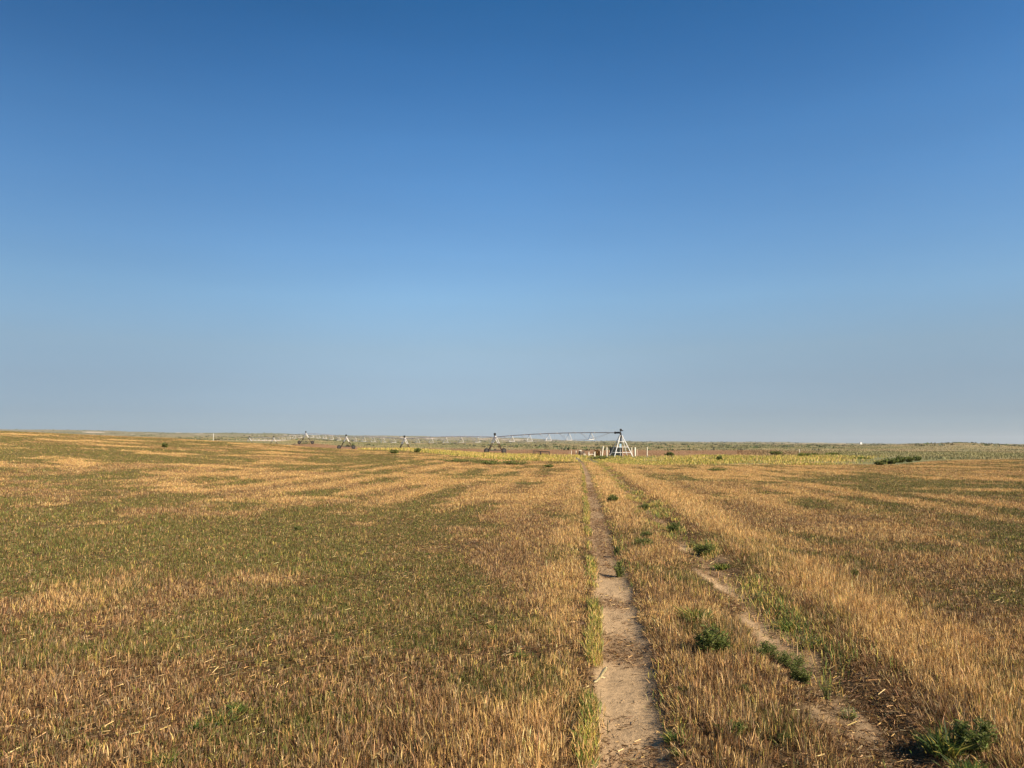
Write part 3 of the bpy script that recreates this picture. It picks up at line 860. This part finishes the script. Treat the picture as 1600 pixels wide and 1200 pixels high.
weed(1102, 868, 34, 22, "dull green weed filling the right rut under the golden bank", 'dark', G_TRK)
weed(1128, 890, 26, 18, "grey-green grassy weed at foot of the golden bank beyond the bare sand", 'grassy', G_TRK)
weed(1192, 940, 30, 20, "light yellow-green tuft on the right side of the right rut's sandy bend", 'pale', G_TRK)
weed(1232, 985, 34, 24, "green grass tuft at the bank foot with yellow blades in front", 'grassy', G_TRK)
weed(1268, 1012, 48, 24, "yellow-green sprawling grass spilling onto the bare right rut", 'pale', G_TRK)
weed(1292, 1092, 24, 34, "pale green upright leafy weed at left edge of the near right rut", 'pale', G_TRK)
weed(1325, 1124, 34, 22, "low yellow-green weed beside the near right rut below the pale upright one", 'pale', G_TRK)
weed(1053, 1158, 24, 24, "small green weed on the left rut's right edge at the photo's bottom", 'blade', G_TRK)
weed(1064, 1184, 20, 24, "second small green weed at the bottom of the left rut's right edge", 'grassy', G_TRK)
weed(1141, 1152, 44, 30, "dark patchy weed low in the nearest brown grass between ruts", 'dark', G_TRK)
weed(1108, 1120, 12, 12, "tiny green sprig in brown grass near the left rut's bottom", 'dark', G_TRK)
weed(1226, 1162, 26, 18, "small dark weed in the near mid strip close to the right rut", 'dark', G_TRK)
weed(1164, 1086, 24, 16, "faint grey-green weed in the mid strip in front of the sprawling weeds", 'dark', G_TRK)
weed(1066, 1080, 22, 16, "faint green weed in the mid strip near the stick", 'grassy', G_TRK)
G_FLD = "weeds scattered in the cut field"
weed(1336, 903, 11, 17, "lone vivid green upright weed in the right field", 'dark', G_FLD)
weed(1306, 928, 9, 10, "tiny grey-green weed near the lone upright weed in right field", 'dark', G_FLD)
weed(815, 1026, 26, 14, "grey-green rosette weed on a matted patch left of the track", 'grassy', G_FLD)
weed(770, 985, 10, 16, "single green blade tuft left of the track above the matted patch", 'grassy', G_FLD)
weed(344, 1128, 62, 26, "largest bright green grass patch in the near left field", 'blade', G_FLD)
weed(372, 1112, 26, 26, "green tuft standing at right of the largest near left patch", 'grassy', G_FLD)
weed(256, 1196, 40, 30, "bright green tuft at the photo's bottom in the left field", 'grassy', G_FLD)
weed(308, 1140, 26, 20, "dark green tuft at left of the largest near left patch", 'blade', G_FLD)
weed(545, 1130, 20, 22, "small green tuft among brown stubble left of the track", 'grassy', G_FLD)
weed(487, 1128, 18, 18, "small dark green tuft among brown stubble in near left field", 'blade', G_FLD)
weed(465, 830, 14, 10, "small dark weed alone in the middle of the left field", 'dark', G_FLD)
weed(257, 700, 7, 8, "lone dark round shrub on the left hill crest", 'dark', G_FLD, "shrub", "round_shrub")
weed(616, 709, 16, 7, "dark low shrub left of the golden grass band, leftmost of two", 'dark', G_FLD, "shrub", "low_shrub")
weed(652, 707, 12, 7, "dark low shrub left of the golden grass band, rightmost of two", 'dark', G_FLD, "shrub", "low_shrub")
G_MAT = "green mats at the front of the golden grass"
weed(712, 722, 66, 6, "small flat green weed mat, left of the longer one before the first drive tower", 'dark', G_MAT, "weed", "weed_mat")
weed(764, 726, 56, 8, "long flat dark green weed mat before the golden grass, left half", 'dark', G_MAT, "weed", "weed_mat")
weed(806, 726, 46, 7, "flat dark green weed mat before the golden grass, right half", 'dark', G_MAT, "weed", "weed_mat")
weed(857, 731, 18, 6, "small green weed mat below the dark metal gate panel", 'dark', G_MAT, "weed", "weed_mat")
weed(938, 718, 36, 6, "dark green weed mat at foot of the white posts", 'dark', G_MAT, "weed", "weed_mat")
weed(1120, 736, 34, 5, "flat green patch alone at far edge of the right field", 'dark', G_MAT, "weed", "weed_mat")
G_BSH = "dark bushes at the far edge of the right field"
weed(1374, 727, 14, 6.8, "dark green bush at the left end of the bush row in the right field", 'dark', G_BSH, "bush", "field_bush")
weed(1390, 725, 22, 8.2, "wide dark green bush second from left in the far bush row", 'dark', G_BSH, "bush", "field_bush")
weed(1406, 723, 20, 9.0, "tallest dark green bush in the middle of the far bush row", 'dark', G_BSH, "bush", "field_bush")
weed(1421, 722, 13, 8.2, "dark green bush second from right in the far bush row", 'dark', G_BSH, "bush", "field_bush")
weed(1433, 720, 13, 6.8, "grey-green bush at the right end of the far bush row", 'dark', G_BSH, "bush", "field_bush")
weed(1343, 717, 32, 5, "low bright green bush strip beside the dark fence post", 'grassy', G_BSH, "bush", "field_bush")
G_WB = "bushes in the yellow-green grass right of the pivot"
weed(1213, 711, 20, 7, "dark olive bush left of the pale fence post", 'dark', G_WB, "bush", "field_bush")
weed(1257, 715, 16, 11, "bright green bush touching the pale fence post on its right", 'grassy', G_WB, "bush", "field_bush")
weed(1272, 713, 16, 8, "bright green bush second to the right of the pale fence post", 'grassy', G_WB, "bush", "field_bush")
weed(1300, 711, 22, 6, "low green bush well right of the pale fence post", 'grassy', G_WB, "bush", "field_bush")
weed(1046, 714, 14, 8, "green bush between the pivot posts and the yellow-green grass", 'dark', G_WB, "bush", "field_bush")
weed(1124, 721, 8, 9, "small upright dark green bush in the yellow-green grass", 'dark', G_WB, "bush", "field_bush")
weed(933, 712.5, 11, 10, "rounded rust-brown dry bush beside the white posts", 'dry', None, "bush", "dry_bush")

# ------------------------------------------------------------------ the centre pivot irrigation machine
PD = 112.0
P0 = Vector(at_dist(969.5, PD)); P0.z = zt(P0.x, P0.y)
def z_of(py, d): return EYE + (696 - py) * d / FPX
TOW = [(774, 141.0), (633, 170.0), (542, 198.0), (479, 226.0), (429, 254.0), (391, 282.0)]
pivot = empty("irrigation_pivot", P0)
tag(pivot, "long galvanised centre pivot irrigation machine on wheeled towers across the field", "irrigation machine")

def add_part(mb, name, parent, label=None):
    o = mb.build(name, parent)
    if label: o["label"] = label
    return o

PIPE_H = 3.62
def stand():
    top = 3.2
    def corner(sx, sy, z):
        t = 1 - z / 3.55
        return Vector((sx * 1.42 * t + 0.0, sy * 1.42 * t, z))
    RZ = Matrix.Rotation(math.radians(8), 3, 'Z')
    for sx in (-1, 1):
        for sy in (-1, 1):
            m = MB(); m.tube([RZ @ corner(sx, sy, -0.1), RZ @ corner(sx, sy, top)], 0.06, M_GALV, 8)
            m.box(RZ @ corner(sx, sy, 0.02), (0.32, 0.32, 0.06), M_GALV, 0.1, 0.01)
            add_part(m, "stand_leg", pivot)
    for z in (0.62, 1.45, 2.25):
        for (a, b) in (((-1, -1), (1, -1)), ((1, -1), (1, 1)), ((1, 1), (-1, 1)), ((-1, 1), (-1, -1))):
            m = MB(); m.tube([RZ @ corner(*a, z), RZ @ corner(*b, z)], 0.045, M_GALV, 6)
            add_part(m, "crossbar", pivot)
    m = MB(); m.tube([(0, 0, -0.1), (0, 0, 0.3), (0, 0, 3.3)], 0.11, M_DARKSTEEL, 12)
    m.lathe((0, 0, 0.3), (0, 0, 1), [(0, 0.2), (0.05, 0.2)], M_DARKSTEEL, 14)
    m.lathe((0, 0, 2.9), (0, 0, 1), [(0, 0.12), (0.02, 0.2), (0.35, 0.2), (0.38, 0.12)], M_DARKSTEEL, 14)
    add_part(m, "riser_pipe", pivot, "dark vertical riser pipe")
    d1 = (Vector(at_dist(774, 141.0)) - P0); d1.z = 0; d1.normalize()
    m = MB(); pts = [Vector((0, 0, 3.25)), Vector((0, 0, 3.45)), d1 * 0.12 + Vector((0, 0, 3.6)), d1 * 0.4 + Vector((0, 0, PIPE_H)), d1 * 1.25 + Vector((0, 0, PIPE_H))]
    m.tube(pts, [0.13, 0.14, 0.15, 0.14, 0.13], M_DARKSTEEL, 12)
    m.lathe(d1 * 1.2 + Vector((0, 0, PIPE_H)), d1, [(0, 0.19), (0.08, 0.19)], M_DARKSTEEL, 14)
    add_part(m, "elbow", pivot, "dark swivel elbow at the top of the riser")
    m = MB(); m.box((0.02, 0, 4.02), (0.24, 0.24, 0.36), M_BLACK, 0.3, 0.03); m.tube([(0, 0, 3.5), (0, 0, 3.9)], 0.05, M_BLACK, 8)
    m.box((0.24, 0, 3.92), (0.26, 0.16, 0.14), M_BLACK, 0.2, 0.02)
    add_part(m, "collector_box", pivot, "black collector ring box on top of the pivot")
    m = MB(); m.box((-0.18, -0.55, 1.62), (0.34, 0.22, 0.62), M_BLUE, 0.1, 0.02); m.box((-0.18, -0.675, 1.62), (0.26, 0.03, 0.5), M_BLUE, 0.1, 0.005)
    m.tube([(-0.18, -0.55, 0.0), (-0.18, -0.55, 1.35)], 0.035, M_GALV, 6)
    add_part(m, "control_panel", pivot, "pale blue control panel inside the stand")
stand()

TOPS = [P0 + Vector((0, 0, PIPE_H))]
def drive_tower(px, d, first):
    bx = (px - 800) / FPX * d
    b = Vector((bx, d, zt(bx, d)))
    return b
BASES = [Vector(((px - 800) / FPX * d, d, 0)) for px, d in TOW]
for b in BASES: b.z = zt(b.x, b.y)

TH = 3.15                                                            # pipe height at a drive tower
def make_tower():
    """drive_tower part with its legs, wheels and box as sub-parts, local frame: x along the wheel beam"""
    m = MB()
    m.box((0, 0, 0.62), (3.9, 0.17, 0.17), M_DARKSTEEL, 0, 0.02)
    m.tube([(-1.1, 0, 1.35), (1.1, 0, 1.35)], 0.03, M_LEGBROWN, 6)
    m.box((0, 0, 0.80), (0.34, 0.26, 0.26), M_DARKSTEEL, 0, 0.03)
    m.tube([(-1.9, 0, 0.62), (1.9, 0, 0.62)], 0.045, M_DARKSTEEL, 6)
    t = m.build("drive_tower", pivot)
    for sx in (-1, 1):
        for sy in (-1, 1):
            l = MB(); a = Vector((sx * 1.45, sy * 0.07, 0.66)); e = Vector((sx * 0.10, sy * 0.42, TH - 0.12)); mid = a.lerp(e, 0.55)
            l.tube([a, mid], 0.072, M_LEGBROWN, 6); l.tube([mid, e], 0.072, M_GALV, 6)  # lower half of the leg dark brown, upper half pale
            l.build("leg", t)
        w = MB(); c = Vector((sx * 1.95, 0, 0.52))
        w.lathe(c, (0, 1, 0), [(-0.15, 0.30), (-0.16, 0.44), (-0.11, 0.51), (-0.03, 0.525), (0.03, 0.525), (0.11, 0.51), (0.16, 0.44), (0.15, 0.30)], M_BLACK, 24)
        w.lathe(c, (0, 1, 0), [(-0.165, 0.09), (-0.155, 0.29), (0.155, 0.29), (0.165, 0.09)], M_DARKSTEEL, 16)
        for k in range(16):                                           # lugs of the tread
            q = 2 * math.pi * k / 16
            w.box(c + Vector((math.cos(q) * 0.52, 0.0, math.sin(q) * 0.52)), (0.05, 0.26, 0.05), M_BLACK)
        w.build("wheel", t)
    b = MB(); b.box((-0.10, 0, TH + 0.52), (0.34, 0.28, 0.50), M_BLACK, 0, 0.04); b.tube([(-0.1, 0, TH), (-0.1, 0, TH + 0.3)], 0.05, M_BLACK, 6)
    b.build("control_box", t)
    h = MB(); h.lathe((0, -0.25, TH), (0, 1, 0), [(0, 0.14), (0.06, 0.2), (0.44, 0.2), (0.5, 0.14)], M_GALV, 12)
    h.tube([(-0.32, 0, TH - 0.42), (0.0, 0, TH - 0.1), (0.32, 0, TH - 0.42)], 0.05, M_GALV, 6)
    h.build("coupling", t)
    return t

def copy_part(o, parent):
    c = o.copy(); COL.objects.link(c); c.parent = parent
    for k in o.children:
        q = k.copy(); COL.objects.link(q); q.parent = c
    return c

tower0 = make_tower()
for i, b in enumerate(BASES):
    t = tower0 if i == 0 else copy_part(tower0, pivot)
    prev = P0 if i == 0 else BASES[i - 1]
    dv = b - prev
    ang = math.atan2(dv.y, dv.x) - math.pi / 2
    t.location = b - P0
    t.rotation_euler = (0, 0, ang if i < 2 else ang - 0.12)
    TOPS.append(b + Vector((0, 0, TH)))

def span(a, b, idx):
    L = (b - a).length; fwd = (b - a).normalized()
    side = Vector((fwd.y, -fwd.x, 0)).normalized()
    rise = 0.28
    def P(t): return a.lerp(b, t) + Vector((0, 0, rise * 4 * t * (1 - t)))
    m = MB(P0); pts = [P(k / 24) for k in range(25)]
    m.tube(pts, 0.066, M_PIPE if idx == 0 else M_GALV, 8)
    for k in range(1, 7):
        t = k / 7; q = P(t); m.lathe(q - fwd * 0.03, fwd, [(0, 0.12), (0.06, 0.12)], M_PIPE, 10)
    s = m.build("span_pipe", pivot)
    ns = 5
    drop = 1.25
    for sg in (-1, 1):
        r = MB(P0); q0 = P(0.03); q1 = P(0.97)
        st = [P((k + 1) / (ns + 1)) + side * sg * 0.62 - Vector((0, 0, drop * (0.75 + 0.25 * math.sin(math.pi * (k + 1) / (ns + 1))))) for k in range(ns)]
        r.tube([q0] + st + [q1], 0.016, M_GALV, 5)
        r.build("truss_rod", s)
    for k in range(ns):
        t = (k + 1) / (ns + 1); q = P(t); f = MB(P0)
        dr = drop * (0.75 + 0.25 * math.sin(math.pi * t))
        e1 = q + side * 0.62 - Vector((0, 0, dr)); e2 = q - side * 0.62 - Vector((0, 0, dr))
        f.tube([q, e1], (0.05 if idx == 0 else 0.036), M_GALV, 5); f.tube([q, e2], (0.05 if idx == 0 else 0.036), M_GALV, 5); f.tube([e1, e2], (0.05 if idx == 0 else 0.036), M_GALV, 5)
        n1 = P(max(0, t - 0.5 / (ns + 1))); n2 = P(min(1, t + 0.5 / (ns + 1)))
        f.tube([n2, e1], 0.022, M_GALV, 5); f.tube([n2, e2], 0.022, M_GALV, 5)
        f.build("truss_frame", s)
    if idx < 3:
        nd = 12
        for k in range(nd):
            t = (k + 0.8) / (nd + 0.6); q = P(t); dmb = MB(P0)
            dmb.tube([q + Vector((0, 0, 0.05)), q + Vector((0, 0, 0.24)), q + side * 0.14 + Vector((0, 0, 0.30)), q + side * 0.26 + Vector((0, 0, 0.2)), q + side * 0.26 - Vector((0, 0, 1.55))], 0.013, M_HOSE, 5)
            dmb.lathe(q + side * 0.26 - Vector((0, 0, 1.68)), (0, 0, 1), [(0, 0.045), (0.04, 0.05), (0.13, 0.016)], M_BLACK, 8)
            dmb.build("drop_hose", s)
_h = [P0 + Vector((0, 0, PIPE_H)) + (BASES[0] - P0).normalized() * 1.25] + TOPS[1:]
_h[0].z = P0.z + PIPE_H
for i in range(len(BASES)):
    span(_h[i], _h[i + 1], i)

# ------------------------------------------------------------------ posts, pump, tank, gate at the pivot
G_POST = "pale posts around the pivot"
def post(px, py_top, py_bot, wpx, d, label, mat, group=G_POST, lean=0.0, name="steel_post", cap=True, cat="post"):
    x, y, z = at_dist(px, d)
    ht = max(0.4, EYE + (696 - py_top) * d / FPX - z)
    r = wpx * 0.8 * d / FPX / 2
    o = MB()
    n = 12
    if mat in (M_POST, M_PINKISH):                                     # a rough wooden post
        o.tube([(0, 0, -0.2), (lean * .4, 0, ht * 0.4), (lean, 0, ht - 0.02), (lean, 0, ht)], [r * 1.05, r, r * 0.96, r * 0.8], mat, 10)
    else:
        o.tube([(0, 0, -0.2), (lean, 0, ht - 0.03)], r, mat, n)
        o.lathe((lean, 0, ht - 0.035), (0, 0, 1), [(0, r * 1.06), (0.015, r * 1.06), (0.035, r * 0.6)], mat, n)
    ob = o.build(name)
    ob.location = (x, y, z)
    tag(ob, label, cat, group)
    return ob
post(937.6, 704.5, 715, 1.1, 106, "thin short white post at the far left of the tall post pair", M_WHITE)
post(939.6, 697.0, 714, 2.6, 107, "tallest white post left of the pivot, leaning slightly to the right", M_WHITE, lean=0.22)
post(947.6, 699.0, 714, 2.3, 107, "straight white post between the leaning post and the dark green box", M_WHITE)
post(951.2, 703.0, 712, 1.9, 114, "faded wooden post touching the dark green box on its left", M_PINKISH, name="wooden_post")
post(971.8, 697.5, 715, 2.0, 106, "weathered post standing in front of the pivot stand", M_PINKISH, name="wooden_post")
post(986.2, 699.0, 711, 2.1, 115, "cream post just right of the pivot stand, leftmost of three", M_WHITE)
post(991.4, 698.8, 713, 3.4, 112, "thickest cream post right of the pivot stand, middle of three", M_WHITE)
post(994.9, 702.0, 711, 1.7, 118, "short faded wooden post behind the thickest cream post", M_PINKISH, name="wooden_post")
post(1010, 698.4, 712.5, 1.8, 110, "lone white post standing apart right of the pivot", M_WHITE, lean=0.06)
G_LOW = "low white posts left of the pivot"
post(888.8, 704.5, 711, 0.8, 118, "faint thin post at the left end of the low white posts", M_PINKISH, G_LOW, name="wooden_post")
post(892.3, 704.0, 711, 1.3, 114, "low white post, left one of a matching pair beside the pump", M_WHITE, G_LOW)
post(899.7, 704.0, 711.5, 1.4, 113, "low white post next to the rusty pump, right one of a pair", M_WHITE, G_LOW)
post(912.0, 706.3, 711, 1.7, 113, "short stubby white post right of the rusty pump", M_WHITE, G_LOW)
post(914.2, 709.0, 713, 1.5, 111, "shortest white stub in front of the stubby white post", M_WHITE, G_LOW)

def pump():
    x, y, z = at_dist(906.5, 112.5)
    r = empty("water_pump", (x, y, z)); tag(r, "rusty brown pump with a pale cap between the low white posts", "pump")
    m = MB(); m.lathe((0, 0, 0), (0, 0, 1), [(-0.1, 0.36), (0.08, 0.36), (0.1, 0.22), (0.42, 0.24), (0.48, 0.30), (0.56, 0.30)], M_CAST, 18)
    m.lathe((-0.34, 0, 0.34), (1, 0, 0), [(0, 0.2), (0.06, 0.2), (0.06, 0.13), (0.62, 0.13), (0.62, 0.2), (0.68, 0.2)], M_CAST, 14)
    m.build("pump_body", r)
    m = MB(); m.lathe((-0.02, 0, 0.56), (0, 0, 1), [(0, 0.22), (0.02, 0.26), (0.22, 0.26), (0.27, 0.16)], M_CAST, 16); m.build("motor", r)
    m = MB(); m.lathe((-0.05, 0, 0.83), (0, 0, 1), [(0, 0.24), (0.06, 0.27), (0.12, 0.18), (0.14, 0.05)], M_WHITE, 16); c = m.build("cap", r); c["label"] = "pale domed cap"
    m = MB(); m.lathe((0.42, -0.1, 0.62), (0, 1, 0), [(-0.02, 0.17), (-0.02, 0.2), (0.02, 0.2), (0.02, 0.17)], M_CAST, 16); m.tube([(0.42, -0.1, 0.36), (0.42, -0.1, 0.66)], 0.03, M_CAST, 6); m.build("valve_wheel", r)
pump()

def pipe_rail():
    x, y, z = at_dist(924, 112)
    r = empty("pipe_manifold", (x, y, z)); tag(r, "low white pipe manifold with a horizontal pipe between two risers", "pipe")
    m = MB(); m.tube([(-0.45, 0, -0.1), (-0.45, 0, 0.72)], 0.075, M_WHITE, 12); m.lathe((-0.45, 0, 0.68), (0, 0, 1), [(0, 0.1), (0.05, 0.1)], M_WHITE, 12); m.build("riser", r)
    m = MB(); m.tube([(0.42, 0, -0.1), (0.42, 0, 0.70)], 0.12, M_WHITE, 14); m.lathe((0.42, 0, 0.66), (0, 0, 1), [(0, 0.16), (0.08, 0.16)], M_WHITE, 14); m.build("riser", r)
    m = MB(); m.tube([(-0.45, 0, 0.34), (0.42, 0, 0.34)], 0.06, M_WHITE, 10); m.build("horizontal_pipe", r)
pipe_rail()

def utility_box():
    x, y, z = at_dist(957.5, 116)
    r = empty("utility_box", (x, y, z), 0.12); tag(r, "dark green utility cabinet behind the pivot stand's left legs", "cabinet")
    m = MB(); m.box((0.42, 0, 0.66), (1.85, 0.9, 1.36), M_DARKGREEN, 0, 0.03); m.build("cabinet_body", r)
    m = MB(); m.box((0.42, 0, 1.37), (1.93, 0.98, 0.07), M_DARKGREEN, 0, 0.02); m.build("lid", r)
    for sx in (-1, 1):
        m = MB(); m.box((0.42 + sx * 0.44, -0.462, 0.66), (0.84, 0.02, 1.20), M_DARKGREEN, 0, 0.006); m.tube([(0.42 + sx * 0.07, -0.50, 0.55), (0.42 + sx * 0.07, -0.50, 0.75)], 0.014, M_GALV, 6); m.build("door", r)
utility_box()

G_GATE = "dark metal panels in the golden grass"
def gate_panel(px0, px1, d0, d1, py_top, bars, label):
    a = Vector(at_dist(px0, d0)); b = Vector(at_dist(px1, d1))
    m_ = (a + b) / 2
    r = empty("gate_panel", m_); tag(r, label, "gate", G_GATE)
    a = a - m_; b = b - m_
    H = z_of(py_top, (d0 + d1) / 2) - m_.z
    up = Vector((0, 0, 1))
    f = MB(); lo = 0.22
    f.tube([a + up * -0.1, a + up * H], 0.05, M_DARKSTEEL, 8); f.tube([b + up * -0.1, b + up * H], 0.05, M_DARKSTEEL, 8)
    f.tube([a + up * (H - 0.04), b + up * (H - 0.04)], 0.045, M_DARKSTEEL, 8); f.tube([a + up * lo, b + up * lo], 0.05, M_DARKSTEEL, 8)
    f.build("frame", r)
    for k in range(bars):
        t = (k + 1) / (bars + 1); p = a.lerp(b, t); m = MB()
        m.tube([p + up * lo, p + up * (H - 0.04)], 0.026, M_DARKSTEEL, 6); m.build("bar", r)
gate_panel(833, 843.5, 108, 104, 704.2, 4, "dark metal gate panel in the golden grass, left of two, thinner bars")
gate_panel(844.6, 858, 104, 100, 705.0, 6, "dark metal gate panel in the golden grass, right of two, heavier corner post")

# ------------------------------------------------------------------ other small things
post(1247.4, 702.0, 711, 1.4, 112, "thin pale fence post in the yellow-green grass far right of the pivot", M_WHITE, "fence posts", name="fence_post", cat="fence post")
post(1335.4, 706.0, 714, 1.3, 92, "dark wooden fence post above the low green strip on the right", M_POST, "fence posts", name="fence_post", cat="fence post")
post(334.5, 677.2, 684, 0.8, 330, "pale upright pole on the left skyline beyond the last drive tower", M_GALV, None, name="marker_pole", cat="pole")

def far_house():
    x, y, z = at_dist(1343, 1500)
    z = max(z, z_of(696.4, 1500)) - 0.2
    z = zt(x, y)
    r = empty("farm_shed", (x, y, z), 0.3); tag(r, "tiny white shed far away on the right horizon", "shed")
    m = MB(); m.box((0, 0, 1.5), (4.2, 3.0, 3.0), M_BOARD, 0, 0.02); m.build("wall", r)
    m = MB(); m.add([(-2.3, -1.7, 2.99), (2.3, -1.7, 2.99), (2.3, 1.7, 2.99), (-2.3, 1.7, 2.99), (-2.3, 0, 4.1), (2.3, 0, 4.1)],
                    [(3, 2, 1, 0), (0, 1, 5, 4), (2, 3, 4, 5), (1, 2, 5), (3, 0, 4)], M_ROOF); m.build("roof", r)
    m = MB(); m.box((0.4, -1.51, 1.1), (1.2, 0.04, 2.1), M_ROOF); m.build("door", r)
far_house()

def husk():
    x, y, z = ground_at(934, 1070)
    r = MB(); q = 6.0 / FPX * 1.0
    s = y / FPX
    pts = [(-7 * s, 0, 0.012), (-2 * s, 0.015, 0.018), (4 * s, 0.02, 0.045), (9 * s, 0.015, 0.085), (12 * s, 0.01, 0.105), (14 * s, 0.0, 0.118)]
    r.tube(pts, [0.003, 0.007, 0.010, 0.013, 0.012, 0.004], M_HUSK, 8)
    r.tube([pts[2], (8 * s, 0.05, 0.035), (13 * s, 0.06, 0.03)], [0.006, 0.005, 0.002], M_HUSK, 6)
    o = r.build("dry_husk"); o.location = (x, y, z)
    tag(o, "pale curled dry husk lying on the left edge of the left rut", "husk")
husk()

# ------------------------------------------------------------------ haze: the summer air between here and the far hills
def haze():
    m = bpy.data.materials.new("haze_air"); m.use_nodes = True
    n = m.node_tree.nodes; l = m.node_tree.links
    n.clear()
    out = n.new("ShaderNodeOutputMaterial"); v = n.new("ShaderNodeVolumePrincipled")
    v.inputs["Color"].default_value = (0.86, 0.90, 0.95, 1)
    v.inputs["Density"].default_value = 0.00007
    v.inputs["Anisotropy"].default_value = 0.2
    l.new(v.outputs[0], out.inputs["Volume"])
    b = MB(); b.box((0, 0, 45.0), (19000, 19000, 132.0), m)
    o = b.build("haze"); tag(o, "thin pale haze over the far prairie and sandhills", "haze", kind="stuff")
haze()
